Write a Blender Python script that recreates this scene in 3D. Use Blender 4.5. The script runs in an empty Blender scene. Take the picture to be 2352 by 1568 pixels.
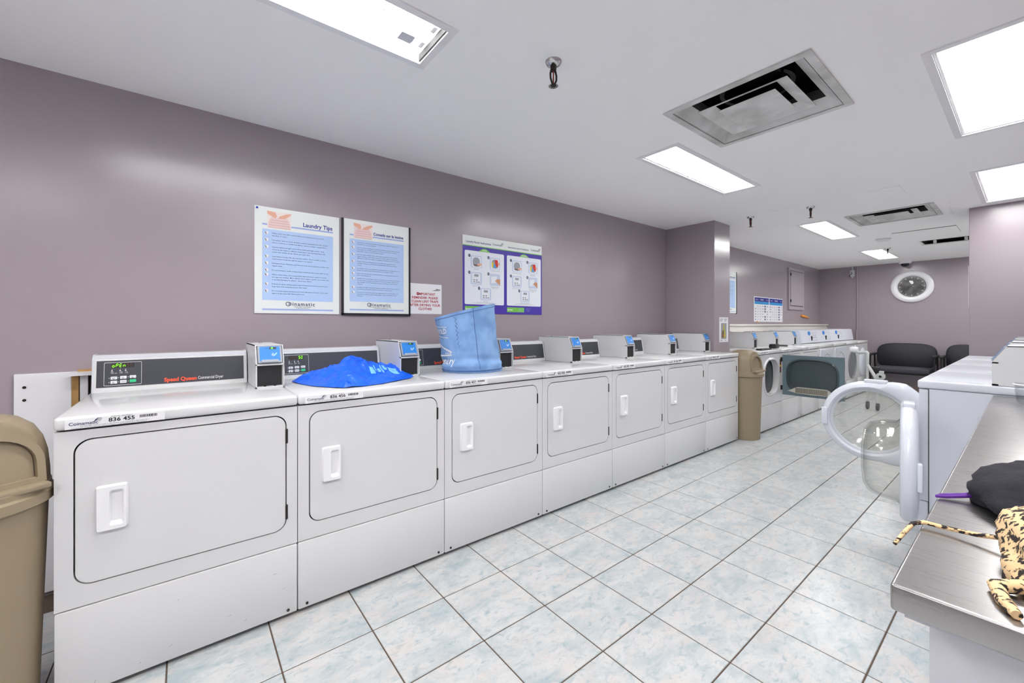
import bpy, bmesh, math, random
from mathutils import Vector, Matrix, noise
random.seed(4)
S = bpy.context.scene
COL = S.collection
R = math.radians

# ---------------------------------------------------------------- camera, world, exposure
CAMZ = 1.195
YAW = math.atan(1194 / 947)
cam = bpy.data.cameras.new('camera')
cam.sensor_width = 36
cam.lens = 36 * 947 / 2352
cam.shift_y = (745 - 784) / 2352
cam.clip_start = 0.02
cam_o = bpy.data.objects.new('camera', cam)
COL.objects.link(cam_o)
cam_o.location = (0, 0, CAMZ)
cam_o.rotation_euler = (R(90), 0, YAW - R(90))
S.camera = cam_o
w = bpy.data.worlds.new('world')
S.world = w
w.use_nodes = True
w.node_tree.nodes['Background'].inputs[0].default_value = (1, 1, 1, 1)
w.node_tree.nodes['Background'].inputs[1].default_value = 0.3
S.view_settings.view_transform = 'Standard'
S.view_settings.look = 'None'
S.view_settings.exposure = 0.92
S.view_settings.gamma = 1
S.view_settings.use_curve_mapping = False
LIGHT = 13.0          # emission of the fluorescent panels
S.cycles.max_bounces = 12
S.cycles.diffuse_bounces = 8
S.cycles.transparent_max_bounces = 16

# ---------------------------------------------------------------- materials
def srgb(r, g, b):
    f = lambda c: (c / 12.92 if c <= .04045 else ((c + .055) / 1.055) ** 2.4)
    return (f(r / 255), f(g / 255), f(b / 255), 1)

MATS = {}
def mat(name, col, rough=.5, metal=0., spec=.5, emit=0., coat=0.):
    if name in MATS: return MATS[name]
    m = bpy.data.materials.new(name)
    m.use_nodes = True
    p = m.node_tree.nodes['Principled BSDF']
    c = col if len(col) == 4 else srgb(*col)
    p.inputs['Base Color'].default_value = c
    p.inputs['Roughness'].default_value = rough
    p.inputs['Metallic'].default_value = metal
    p.inputs['Specular IOR Level'].default_value = spec
    p.inputs['Coat Weight'].default_value = coat
    if emit:
        p.inputs['Emission Color'].default_value = c
        p.inputs['Emission Strength'].default_value = emit
    m.diffuse_color = c
    MATS[name] = m
    return m

def nd(m, typ, **kw):
    n = m.node_tree.nodes.new(typ)
    for k, v in kw.items():
        if k in n.inputs: n.inputs[k].default_value = v
        else: setattr(n, k, v)
    return n

def lk(m, a, b): m.node_tree.links.new(a, b)

def bump(m, scale, strength, dist=.002, detail=3, coord='Object', vec=None):
    p = m.node_tree.nodes['Principled BSDF']
    tc = nd(m, 'ShaderNodeTexCoord')
    n = nd(m, 'ShaderNodeTexNoise', Scale=scale, Detail=detail)
    b = nd(m, 'ShaderNodeBump', Strength=strength, Distance=dist)
    src = tc.outputs[coord]
    if vec:
        mp = nd(m, 'ShaderNodeMapping')
        mp.inputs['Scale'].default_value = vec
        lk(m, src, mp.inputs[0]); src = mp.outputs[0]
    lk(m, src, n.inputs['Vector'])
    lk(m, n.outputs['Fac'], b.inputs['Height'])
    lk(m, b.outputs[0], p.inputs['Normal'])
    return m

def mottle(m, c1, c2, scale, lo=.4, hi=.6, detail=4, vec=None, coord='Object'):
    p = m.node_tree.nodes['Principled BSDF']
    tc = nd(m, 'ShaderNodeTexCoord')
    n = nd(m, 'ShaderNodeTexNoise', Scale=scale, Detail=detail)
    src = tc.outputs[coord]
    if vec:
        mp = nd(m, 'ShaderNodeMapping')
        mp.inputs['Scale'].default_value = vec
        lk(m, src, mp.inputs[0]); src = mp.outputs[0]
    lk(m, src, n.inputs['Vector'])
    r = nd(m, 'ShaderNodeValToRGB')
    r.color_ramp.elements[0].position = lo; r.color_ramp.elements[0].color = srgb(*c1)
    r.color_ramp.elements[1].position = hi; r.color_ramp.elements[1].color = srgb(*c2)
    lk(m, n.outputs['Fac'], r.inputs[0])
    lk(m, r.outputs[0], p.inputs['Base Color'])
    return m

WALL = bump(mat('mauve_wall_paint', (158, 147, 153), .21, spec=.5), 260, .10, .002, 2)
CEIL = bump(mat('ceiling_paint', (252, 252, 251), .85), 300, .05, .001, 2)
GROUT = mat('grout', (88, 74, 64), .9)
ENAMEL = mat('white_enamel', (214, 214, 215), .14, spec=.5)
ENAMEL_W = mat('bluish_white_enamel', (212, 215, 224), .2, spec=.5)
COATED = bump(mat('coated_steel_white', (212, 213, 214), .4), 500, .08, .0006, 2)
PLASTIC_W = mat('white_plastic', (236, 236, 238), .28)
GREYTRIM = mat('grey_trim', (196, 198, 205), .3)
GAP = mat('dark_gap', (34, 33, 34), .8)
CHAR = mat('charcoal_panel', (58, 60, 68), .42)
BLACK = mat('black_plastic', (22, 22, 25), .45)
MESHBLK = bump(mat('black_slot_panel', (20, 22, 24), .6), 400, .3, .001)
CHROME = mat('chrome', (205, 205, 205), .18, 1.)
DKMETAL = mat('dark_metal', (58, 55, 52), .4, .8)
ORANGE_T = mat('orange_red_print', (236, 82, 48), .5)
WHITE_T = mat('white_print', (235, 235, 235), .5)
NAVY_T = mat('navy_print', (38, 48, 92), .5)
BLACK_T = mat('black_print', (26, 26, 30), .5)
BLUE_T = mat('royal_blue_print', (30, 62, 150), .5)
RED_T = mat('dark_red_print', (172, 34, 44), .5)
GREENBTN = mat('green_button', (48, 190, 128), .4)
BTN = mat('button_face', (218, 220, 224), .4)
LED = mat('green_led', (120, 255, 20), .5, emit=1.1)
LEDOFF = mat('unlit_led', (84, 58, 50), .5)
READER = mat('reader_blue', (24, 122, 206), .35)
READER_G = mat('reader_grey', (150, 156, 166), .4)
READER_L = mat('reader_icon', (150, 205, 245), .5)
BIN = bump(mat('beige_plastic', (146, 131, 107), .5), 350, .15, .001)
PAPER = mat('white_paper', (232, 232, 236), .6)
BOARD = mat('poster_board', (234, 238, 234), .45)
PALEBLUE = mat('poster_pale_blue', (178, 204, 240), .5)
BAR = mat('poster_blue_bar', (160, 178, 226), .5)
PURPLE = mat('poster_purple', (66, 46, 160), .45)
GREENP = mat('poster_green', (116, 190, 76), .45)
ICONBG = mat('poster_icon_blue', (196, 208, 228), .5)
ICONW = mat('poster_icon_white', (228, 233, 240), .5)
ICONG = mat('poster_icon_grey', (150, 154, 164), .5)
SKIN = mat('printed_skin', (226, 172, 146), .6)
TOWEL = mat('printed_towel', (234, 206, 202), .6)
TOWEL2 = mat('printed_towel_fold', (208, 172, 168), .6)
BLACKFR = mat('black_frame', (28, 30, 34), .4)
WOODRAW = mottle(mat('raw_wood', (176, 134, 78), .8), (120, 84, 44), (196, 156, 98), 14, .35, .65, vec=(1, 1, .15))
WHITEBOARD = mat('white_melamine', (226, 226, 230), .35)
STEEL = mat('brushed_steel', (172, 169, 168), .24, 1.)
p = STEEL.node_tree.nodes['Principled BSDF']
tc = nd(STEEL, 'ShaderNodeTexCoord'); mp = nd(STEEL, 'ShaderNodeMapping'); mp.inputs['Scale'].default_value = (420, 9, 60)
n = nd(STEEL, 'ShaderNodeTexNoise', Scale=1., Detail=2); b = nd(STEEL, 'ShaderNodeBump', Strength=.012, Distance=.001)
mr = nd(STEEL, 'ShaderNodeMapRange'); mr.inputs[3].default_value = .24; mr.inputs[4].default_value = .33
lk(STEEL, tc.outputs['Object'], mp.inputs[0]); lk(STEEL, mp.outputs[0], n.inputs['Vector'])
lk(STEEL, n.outputs['Fac'], b.inputs['Height']); lk(STEEL, b.outputs[0], p.inputs['Normal'])
lk(STEEL, n.outputs['Fac'], mr.inputs[0]); lk(STEEL, mr.outputs[0], p.inputs['Roughness'])
BLACKVINYL = bump(mat('black_upholstery', (29, 31, 38), .6), 300, .2, .001)
BAGBLUE = bump(mat('bright_blue_nylon', (20, 96, 232), .36), 45, .5, .006, 5)
BAGPRINT = mat('pale_blue_print', (120, 190, 240), .5)
HAMPER = bump(mottle(mat('light_blue_canvas', (120, 158, 206), .85), (112, 150, 200), (134, 172, 218), 9), 40, .35, .004, 4)
HAMPSEAM = mat('hamper_seam', (78, 108, 156), .9)
HAMPDIRT = mat('hamper_stain', (84, 112, 158), .9)
TEAL = mat('tinted_grey_plastic', (104, 124, 132), .22)
TEALD = mat('tinted_dark_plastic', (70, 82, 86), .25)
SCREENP = mat('lint_screen_frame', (190, 190, 182), .5)
DRUM = mat('drum_dark', (58, 64, 66), .4, .3)
VENTW = mottle(mat('vent_white', (196, 197, 195), .5), (180, 180, 176), (222, 222, 220), 5, .3, .6)
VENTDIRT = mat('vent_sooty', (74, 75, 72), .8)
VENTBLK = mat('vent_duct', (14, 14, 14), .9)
BLKCLOTH = bump(mat('black_cloth', (22, 20, 30), .9), 90, .5, .004, 4)
LACE = mottle(mat('lace', (190, 182, 178), .9), (190, 182, 178), (70, 60, 66), 90, .45, .55)
PURPCORD = mat('purple_cord', (84, 28, 132), .6)
LEO = mat('leopard_cloth', (206, 172, 126), .85)
p = LEO.node_tree.nodes['Principled BSDF']
tc = nd(LEO, 'ShaderNodeTexCoord'); mp = nd(LEO, 'ShaderNodeMapping'); mp.inputs['Scale'].default_value = (150, 85, 120)
n0 = nd(LEO, 'ShaderNodeTexNoise', Scale=1., Detail=2)
r = nd(LEO, 'ShaderNodeValToRGB')
r.color_ramp.elements[0].position = .50; r.color_ramp.elements[0].color = srgb(214, 182, 138)
r.color_ramp.elements[1].position = .56; r.color_ramp.elements[1].color = srgb(36, 26, 24)
lk(LEO, tc.outputs['Object'], mp.inputs[0]); lk(LEO, mp.outputs[0], n0.inputs['Vector']); lk(LEO, n0.outputs['Fac'], r.inputs[0]); lk(LEO, r.outputs[0], p.inputs['Base Color'])
ORANGE = mat('orange_plastic', (240, 150, 40), .4)
CARTGREY = mat('pale_grey_paint', (196, 198, 198), .35)
CARD = mat('brown_cardboard', (176, 122, 72), .8)
PANELWALL = mat('painted_panel', (170, 160, 166), .35)

def emit_mat(name, strength, col=(1, 1, 1, 1)):
    m = bpy.data.materials.new(name); m.use_nodes = True
    nt = m.node_tree; nt.nodes.clear()
    e = nt.nodes.new('ShaderNodeEmission'); o = nt.nodes.new('ShaderNodeOutputMaterial')
    e.inputs[0].default_value = col; e.inputs[1].default_value = strength
    nt.links.new(e.outputs[0], o.inputs[0])
    return m
LENS = emit_mat('lit_diffuser', LIGHT, (1, 1, .99, 1))
LENS_R = emit_mat('lit_diffuser_dimmer', LIGHT * .72, (1, 1, .99, 1))
LENS_B = emit_mat('lit_diffuser_brighter', LIGHT * 1.3, (1, 1, .99, 1))  # boosted strength for the unseen fixtures, to brighten the ceiling by bounce
TUBE = emit_mat('lit_tube', LIGHT * 2.2, (1, 1, .99, 1))

def clear_mat(name, tint, gloss, edge=.55, ior=1.45):
    m = bpy.data.materials.new(name); m.use_nodes = True
    nt = m.node_tree; nt.nodes.clear()
    o = nt.nodes.new('ShaderNodeOutputMaterial')
    tr = nt.nodes.new('ShaderNodeBsdfTransparent'); gl = nt.nodes.new('ShaderNodeBsdfGlossy')
    gl.inputs['Roughness'].default_value = .03
    lw = nt.nodes.new('ShaderNodeLayerWeight'); lw.inputs[0].default_value = .3
    mxc = nt.nodes.new('ShaderNodeMix'); mxc.data_type = 'RGBA'
    mxc.inputs[6].default_value = tint
    mxc.inputs[7].default_value = (tint[0] * edge, tint[1] * edge, tint[2] * edge, 1)
    nt.links.new(lw.outputs['Facing'], mxc.inputs[0]); nt.links.new(mxc.outputs[2], tr.inputs[0])
    pw = nt.nodes.new('ShaderNodeMath'); pw.operation = 'POWER'; pw.inputs[1].default_value = 3.
    mul = nt.nodes.new('ShaderNodeMath'); mul.operation = 'MULTIPLY_ADD'; mul.inputs[1].default_value = .45 * gloss; mul.inputs[2].default_value = .035
    nt.links.new(lw.outputs['Facing'], pw.inputs[0]); nt.links.new(pw.outputs[0], mul.inputs[0])
    mx = nt.nodes.new('ShaderNodeMixShader')
    nt.links.new(mul.outputs[0], mx.inputs[0]); nt.links.new(tr.outputs[0], mx.inputs[1]); nt.links.new(gl.outputs[0], mx.inputs[2])
    nt.links.new(mx.outputs[0], o.inputs[0])
    return m
GLASS = clear_mat('clear_glass', (.985, .985, .975, 1), 1., .86)
DARKGLASS = clear_mat('dark_dome_glass', (.18, .18, .2, 1), 1.)
CLEARPL = clear_mat('clear_plastic', (.95, .96, .97, 1), 1., .85)

# ceramic tile: white-grey with blue and pink clouds, different on every tile
TILE = mat('ceramic_tile', (214, 216, 217), .3)
def tile_nodes(m):
    p = m.node_tree.nodes['Principled BSDF']
    tc = nd(m, 'ShaderNodeTexCoord'); oi = nd(m, 'ShaderNodeObjectInfo')
    ge = nd(m, 'ShaderNodeNewGeometry')
    mul = nd(m, 'ShaderNodeVectorMath', operation='MULTIPLY'); mul.inputs[1].default_value = (1, 1, 0)
    cmb = nd(m, 'ShaderNodeCombineXYZ')
    sc = nd(m, 'ShaderNodeMath', operation='MULTIPLY'); sc.inputs[1].default_value = 37.
    lk(m, oi.outputs['Random'], sc.inputs[0]); lk(m, sc.outputs[0], cmb.inputs[2])
    lk(m, ge.outputs['Position'], mul.inputs[0])
    add = nd(m, 'ShaderNodeVectorMath', operation='ADD')
    lk(m, mul.outputs[0], add.inputs[0]); lk(m, cmb.outputs[0], add.inputs[1])
    def layer(scale, lo, hi, c, prev, det=6, off=0.):
        mp = nd(m, 'ShaderNodeMapping'); mp.inputs['Scale'].default_value = (1.0, 1.7, 1); mp.inputs['Location'].default_value = (off, off * 2, 0)
        mp.inputs['Rotation'].default_value = (0, 0, .5)
        n = nd(m, 'ShaderNodeTexNoise', Scale=scale, Detail=det, Roughness=.62, Distortion=.6)
        rr = nd(m, 'ShaderNodeMapRange'); rr.inputs[1].default_value = lo; rr.inputs[2].default_value = hi
        mx = nd(m, 'ShaderNodeMix', data_type='RGBA')
        lk(m, add.outputs[0], mp.inputs[0]); lk(m, mp.outputs[0], n.inputs['Vector']); lk(m, n.outputs['Fac'], rr.inputs[0])
        lk(m, rr.outputs[0], mx.inputs[0]); mx.inputs[7].default_value = srgb(*c)
        if isinstance(prev, tuple): mx.inputs[6].default_value = srgb(*prev)
        else: lk(m, prev, mx.inputs[6])
        return mx.outputs[2]
    c = layer(6.5, .42, .70, (158, 170, 175), (195, 195, 194))
    c = layer(8.0, .50, .74, (198, 189, 184), c, off=7.)
    c = layer(24., .52, .74, (142, 160, 168), c, 8, 3.)
    c = layer(70., .55, .8, (164, 173, 178), c, 4, 5.)
    lk(m, c, p.inputs['Base Color'])
tile_nodes(TILE)

# ---------------------------------------------------------------- mesh helpers
class G:
    """collects geometry of ONE mesh"""
    def __init__(s): s.v = []; s.f = []
    def add(s, vs, fs):
        o = len(s.v); s.v += [tuple(x) for x in vs]; s.f += [tuple(i + o for i in f) for f in fs]; return s
    def box(s, x0, x1, y0, y1, z0, z1, bev=0., seg=2):
        if not bev:
            return s.add([(x0, y0, z0), (x1, y0, z0), (x1, y1, z0), (x0, y1, z0), (x0, y0, z1), (x1, y0, z1), (x1, y1, z1), (x0, y1, z1)],
                         [(0, 3, 2, 1), (4, 5, 6, 7), (0, 1, 5, 4), (1, 2, 6, 5), (2, 3, 7, 6), (3, 0, 4, 7)])
        bm = bmesh.new()
        bmesh.ops.create_cube(bm, size=1, matrix=Matrix.Translation(((x0 + x1) / 2, (y0 + y1) / 2, (z0 + z1) / 2)) @ Matrix.Diagonal((x1 - x0, y1 - y0, z1 - z0, 1)))
        bmesh.ops.bevel(bm, geom=bm.edges[:], offset=bev, segments=seg, profile=.5, affect='EDGES')
        return s.bm(bm)
    def bm(s, bm):
        bm.verts.index_update()
        s.add([v.co for v in bm.verts], [[v.index for v in f.verts] for f in bm.faces]); bm.free(); return s
    def prism(s, pts, a, b, fn, caps=(1, 1)):
        """outline pts (2d) extruded from a to b; fn(p, q, depth) -> xyz"""
        n = len(pts)
        vs = [fn(p[0], p[1], a) for p in pts] + [fn(p[0], p[1], b) for p in pts]
        fs = [(i, (i + 1) % n, n + (i + 1) % n, n + i) for i in range(n)]
        if caps[0]: fs.append(tuple(range(n))[::-1])
        if caps[1]: fs.append(tuple(range(n, 2 * n)))
        return s.add(vs, fs)
    def lathe(s, prof, n=32, fn=None, close=False, a0=0., a1=2 * math.pi):
        """prof [(r,h)] spun about the axis; fn(x,y,h) -> xyz"""
        fn = fn or (lambda x, y, h: (x, y, h))
        full = abs(a1 - a0 - 2 * math.pi) < 1e-6
        m = n if full else n + 1
        vs = []; fs = []
        for (r_, h) in prof:
            for i in range(m):
                a = a0 + (a1 - a0) * i / n
                vs.append(fn(r_ * math.cos(a), r_ * math.sin(a), h))
        k = len(prof)
        for j in range(k if close else k - 1):
            for i in range(n):
                i2 = (i + 1) % m; j2 = (j + 1) % k
                fs.append((j * m + i, j * m + i2, j2 * m + i2, j2 * m + i))
        if not close and full:
            if prof[0][0] > 1e-6: fs.append(tuple(range(n))[::-1])
            if prof[-1][0] > 1e-6: fs.append(tuple(range((k - 1) * m, k * m)))
        return s.add(vs, fs)
    def tube(s, pts, r, n=8, caps=True):
        pts = [Vector(q) for q in pts]; vs = []; fs = []
        up = Vector((0, 0, 1)); m = len(pts); rr = r if isinstance(r, (list, tuple)) else [r] * m
        prev = None
        for i, q in enumerate(pts):
            t = (pts[min(i + 1, m - 1)] - pts[max(i - 1, 0)]).normalized()
            if prev is None:
                a = t.orthogonal().normalized()
            else:
                a = (prev - t * prev.dot(t)).normalized()
            prev = a; b_ = t.cross(a)
            for k in range(n):
                an = 2 * math.pi * k / n
                vs.append(q + a * rr[i] * math.cos(an) + b_ * rr[i] * math.sin(an))
        for i in range(m - 1):
            for k in range(n):
                fs.append((i * n + k, i * n + (k + 1) % n, (i + 1) * n + (k + 1) % n, (i + 1) * n + k))
        if caps: fs += [tuple(range(n))[::-1], tuple(range((m - 1) * n, m * n))]
        return s.add(vs, fs)
    def flat(s, pts, fn):
        return s.add([fn(p[0], p[1]) for p in pts], [tuple(range(len(pts)))])
    def text(s, body, size, fn, x=0., y=0., bold=0., align='LEFT', squash=1., spacing=1., lead=1., fit=0.):
        c = bpy.data.curves.new('t', 'FONT'); c.body = body; c.size = size; c.offset = bold * size; c.align_x = align
        c.resolution_u = 1 if size < .012 else 3; c.space_character = spacing; c.space_line = lead; c.fill_mode = 'FRONT'
        o = bpy.data.objects.new('t', c)
        me = bpy.data.meshes.new_from_object(o)
        if fit:
            xs_ = [v.co.x for v in me.vertices]; squash = fit / (max(xs_) - min(xs_))
        s.add([fn(x + v.co.x * squash, y + v.co.y) for v in me.vertices], [tuple(p.vertices) for p in me.polygons])
        bpy.data.objects.remove(o); bpy.data.curves.remove(c); bpy.data.meshes.remove(me)
        return s
    def build(s, name, material, parent=None, smooth=None, loc=None, rot=None):
        me = bpy.data.meshes.new(name)
        me.from_pydata(s.v, [], s.f); me.materials.append(material)
        bm = bmesh.new(); bm.from_mesh(me)
        bmesh.ops.recalc_face_normals(bm, faces=bm.faces[:]); bm.to_mesh(me); bm.free()
        if smooth:
            me.polygons.foreach_set('use_smooth', [True] * len(me.polygons)); me.set_sharp_from_angle(angle=R(smooth))
        o = bpy.data.objects.new(name, me); COL.objects.link(o)
        if parent is not None: o.parent = parent
        if loc: o.location = loc
        if rot: o.rotation_euler = rot
        return o

def tag(o, label, cat, group=None, kind=None):
    o['label'] = label
    if cat: o['category'] = cat
    if group: o['group'] = group
    if kind: o['kind'] = kind
    return o
def thing(name, label, cat, loc=(0, 0, 0), rz=0., group=None):
    o = bpy.data.objects.new(name, None); COL.objects.link(o)
    o.empty_display_size = .1
    o.location = loc; o.rotation_euler = (0, 0, rz)
    return tag(o, label, cat, group)
def struct(o): o['kind'] = 'structure'; return o
def copy_tree(o, parent=None, skip=()):
    c = o.copy(); COL.objects.link(c); c.parent = parent
    for ch in CH(o):
        if ch.name.split('.')[0] in skip: continue
        copy_tree(ch, c, skip)
    return c
def CH(o): return [x for x in bpy.data.objects if x.parent == o]

def rr(x0, x1, y0, y1, r_, n=6):
    pts = []
    for cx, cy, a in ((x1 - r_, y1 - r_, 0), (x0 + r_, y1 - r_, 90), (x0 + r_, y0 + r_, 180), (x1 - r_, y0 + r_, 270)):
        for i in range(n + 1):
            t = R(a + 90 * i / n); pts.append((cx + r_ * math.cos(t), cy + r_ * math.sin(t)))
    return pts
def ell(cx, cy, rx, ry, n=24, p=2.):
    out = []
    for i in range(n):
        t = 2 * math.pi * i / n; c, s_ = math.cos(t), math.sin(t)
        out.append((cx + rx * math.copysign(abs(c) ** (2 / p), c), cy + ry * math.copysign(abs(s_) ** (2 / p), s_)))
    return out
def holed(g, x0, x1, z0, z1, hole, y0, y1, fn=None):
    """rectangular plate with a hole (list of x,z), thickness y0..y1"""
    fn = fn or (lambda x, z, y: (x, y, z))
    cx = sum(q[0] for q in hole) / len(hole); cz = sum(q[1] for q in hole) / len(hole)
    out = []
    for (x, z) in hole:
        dx, dz = x - cx, z - cz
        t = min([(x1 - cx) / dx if dx > 1e-9 else 1e9, (x0 - cx) / dx if dx < -1e-9 else 1e9,
                 (z1 - cz) / dz if dz > 1e-9 else 1e9, (z0 - cz) / dz if dz < -1e-9 else 1e9])
        out.append([cx + dx * t, cz + dz * t])
    for c in ((x0, z0), (x1, z0), (x1, z1), (x0, z1)):
        k = min(range(len(out)), key=lambda i: (out[i][0] - c[0]) ** 2 + (out[i][1] - c[1]) ** 2)
        out[k] = list(c)
    n_ = len(hole)
    vs = [fn(x, z, y0) for x, z in hole] + [fn(x, z, y0) for x, z in out] + [fn(x, z, y1) for x, z in hole] + [fn(x, z, y1) for x, z in out]
    fs = []
    for i in range(n_):
        j = (i + 1) % n_
        fs += [(i, j, n_ + j, n_ + i), (2 * n_ + i, 3 * n_ + i, 3 * n_ + j, 2 * n_ + j), (i, 2 * n_ + i, 2 * n_ + j, j), (n_ + i, n_ + j, 3 * n_ + j, 3 * n_ + i)]
    return g.add(vs, fs)
XZ = lambda x, z, y: (x, y, z)
YZ = lambda y, z, x: (x, y, z)
XY = lambda x, y, z: (x, y, z)

# ---------------------------------------------------------------- the room
CZ = 2.32; WL = 2.705; FARX = 10.2; NEARX = -4.6; RY = -0.78; RBX = 5.95; RBY = .378  # room lengthened behind the camera to hold added fixtures for ceiling bounce
T = .31246; TX0 = .2626; TY0 = 1.9136
floor = struct(G().box(NEARX, FARX, RY, WL, -.12, -.0025).build('floor', GROUT))
tm = G().box(.0025, T - .0025, -T + .0025, -.0025, -.02, 0, .0016, 1).build('tile', TILE)
tdata = tm.data; bpy.data.objects.remove(tm)
seen = set()
for j in range(0, 8):
    for i in range(-4, 32):
        if j >= 6 and not (i < 2): continue
        if j == 5 and i > 20: continue
        x = TX0 + i * T; y = TY0 - j * T
        if x + T > FARX: continue
        o = bpy.data.objects.new('tile', tdata); COL.objects.link(o); o.parent = floor; o.location = (x, y, 0)
        seen.add((i, j))
g = G()
for i in range(-16, 32):
    for j in range(-3, 9):
        if (i, j) in seen: continue
        x = TX0 + i * T; y = TY0 - j * T
        if x < NEARX or x + T > FARX + .2 or y > WL or y - T < RY: continue
        x1 = min(x + T - .003, FARX)
        g.add([(x + .0012, y - T + .003, -.0005), (x1, y - T + .003, -.0005), (x1, y - .0012, -.0005), (x + .0012, y - .0012, -.0005)], [(0, 1, 2, 3)])
tf = g.build('tile_field', TILE, floor); tf['kind'] = 'stuff'

LW = [(-.43, .79), (-3.3, -2.1), (2.42, 3.61), (5.46, 6.69), (8.15, 9.36)]  # includes an unseen fixture added behind the camera for ceiling bounce
LIGHTS = [(a, b, 1.39, 1.635) for a, b in LW] + [(a, a + 1.19, -.035, .258) for a in (.26, 2.43, 4.57, -1.91, 6.74, 8.9, -4.06)]  # some added unseen, behind the camera and past the right wall, as extra light
VENTS = [(2.03, 2.625, .595, 1.185), (5.42, 6.01, .595, 1.185)]
holes = LIGHTS + VENTS
xs = sorted({NEARX, FARX} | {h[0] for h in holes} | {h[1] for h in holes})
ys = sorted({RY, WL} | {h[2] for h in holes} | {h[3] for h in holes})
vi = {}; g = G()
for a, x in enumerate(xs):
    for b_, y in enumerate(ys): vi[a, b_] = len(g.v); g.v.append((x, y, CZ))
for a in range(len(xs) - 1):
    for b_ in range(len(ys) - 1):
        mx_, my_ = (xs[a] + xs[a + 1]) / 2, (ys[b_] + ys[b_ + 1]) / 2
        if any(h[0] < mx_ < h[1] and h[2] < my_ < h[3] for h in holes): continue
        g.f.append((vi[a, b_], vi[a, b_ + 1], vi[a + 1, b_ + 1], vi[a + 1, b_]))
g.box(NEARX, FARX, RY, WL, CZ + .3, CZ + .34)
struct(g.build('ceiling', CEIL))
def wall(name, *a): return struct(G().box(*a).build(name, WALL))
wall('wall_left', NEARX, FARX, WL, WL + .12, -.1, CZ + .32)
wall('wall_far', FARX, FARX + .12, RY, WL + .12, -.1, CZ + .32)
wall('wall_right', NEARX, RBX, RY - .12, RY, -.1, CZ + .32)
wall('wall_near', NEARX - .12, NEARX, RY - .12, WL + .12, -.1, CZ + .32)
struct(G().box(4.48, 4.845, 2.13, WL, -.002, CZ, .004, 2).build('wall_pillar', WALL))
struct(G().box(RBX, RBX + .55, RY, RBY, -.002, CZ, .004, 2).build('wall_right_return', WALL))
struct(G().box(FARX - .012, FARX, RY, 2.53, 0, .1).build('baseboard_far', mat('baseboard_beige', (176, 160, 152), .5)))
# white boxed-in ledge behind the far machines
g = G().box(4.845, FARX, 2.575, WL, 0, 1.175).box(4.845, FARX, 2.553, WL, 1.175, 1.2, .004, 1)
struct(g.build('trim_1', mat('ledge_white', (224, 220, 214), .4)))
# painted conduit down the far wall
o = G().tube([(FARX - .012, 2.10, CZ), (FARX - .012, 2.10, 1.1)], .011, 8).build('conduit', WALL)
tag(o, 'mauve painted conduit running down the far wall beside the junction box', 'conduit')
G().box(FARX - .035, FARX, 2.082, 2.118, .9, 1.1, .003).build('conduit_cover', WALL, o)

# ---------------------------------------------------------------- ceiling lights
def troffer(x0, x1, y0, y1, label, open_=False, frame=.03, lens=None):
    t = thing('ceiling_light', label, 'ceiling light', ((x0 + x1) / 2, (y0 + y1) / 2, CZ), group='fluorescent lights recessed in the ceiling')
    a, b_, c, d = -(x1 - x0) / 2, (x1 - x0) / 2, -(y1 - y0) / 2, (y1 - y0) / 2
    g = G()
    f = frame
    g.box(a - f, b_ + f, c - f, c, -.006, -.0002).box(a - f, b_ + f, d, d + f, -.006, -.0002).box(a - f, a, c, d, -.006, -.0002).box(b_, b_ + f, c, d, -.006, -.0002)
    g.build('frame', PLASTIC_W, t)
    h = .11 if open_ else .05
    g = G()
    e = .001
    g.add([(a + e, c + e, 0), (b_ - e, c + e, 0), (b_ - e, d - e, 0), (a + e, d - e, 0), (a + e, c + e, h), (b_ - e, c + e, h), (b_ - e, d - e, h), (a + e, d - e, h)],
          [(0, 1, 5, 4), (1, 2, 6, 5), (2, 3, 7, 6), (3, 0, 4, 7), (4, 5, 6, 7)])
    g.build('housing', mat('housing_white', (238, 238, 238), .5), t)
    if not open_:
        G().box(a + .012, b_ - .012, c + .012, d - .012, .028, .032).build('diffuser', lens or LENS, t)
        g = G()
        for q in (c + .004, d - .012): g.box(a + .004, b_ - .004, q, q + .008, .002, .03)
        for q in (a + .004, b_ - .012): g.box(q, q + .008, c + .012, d - .012, .002, .03)
        g.build('diffuser_edge', PLASTIC_W, t)
    else:
        for yy in (-.055, .055):
            G().tube([(a + .05, yy, .055), (b_ - .05, yy, .055)], .0165, 12).build('tube', TUBE, t, 40)
            for xx in (a + .015, b_ - .035):
                G().box(xx, xx + .02, yy - .02, yy + .02, .028, .09, .003).build('lamp_holder', PLASTIC_W, t)
        G().box(a + .03, b_ - .03, -.025, .025, .08, .108).build('ballast_cover', mat('housing_white', (238, 238, 238), .5), t)
        g = G().box(b_ - .13, b_ - .075, .005, .055, .012, .014).box(b_ - .075, b_ - .072, .015, .045, .014, .09).box(b_ - .15, b_ - .11, .04, .075, .03, .032)
        g.build('bracket', GREYTRIM, t)
        for q, yy in ((.18, .07), (.2, .02), (.24, -.08), (.3, .03)):
            G().lathe([(.006, .0), (.006, .003)], 8, lambda x, y, h_: (b_ - q + x, yy + y, .104 + h_)).build('screw', DKMETAL, t)
        G().box(b_ - .006, b_ - .002, c + .004, d - .004, .001, .03).build('end_gap', GAP, t)
    return t
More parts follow.
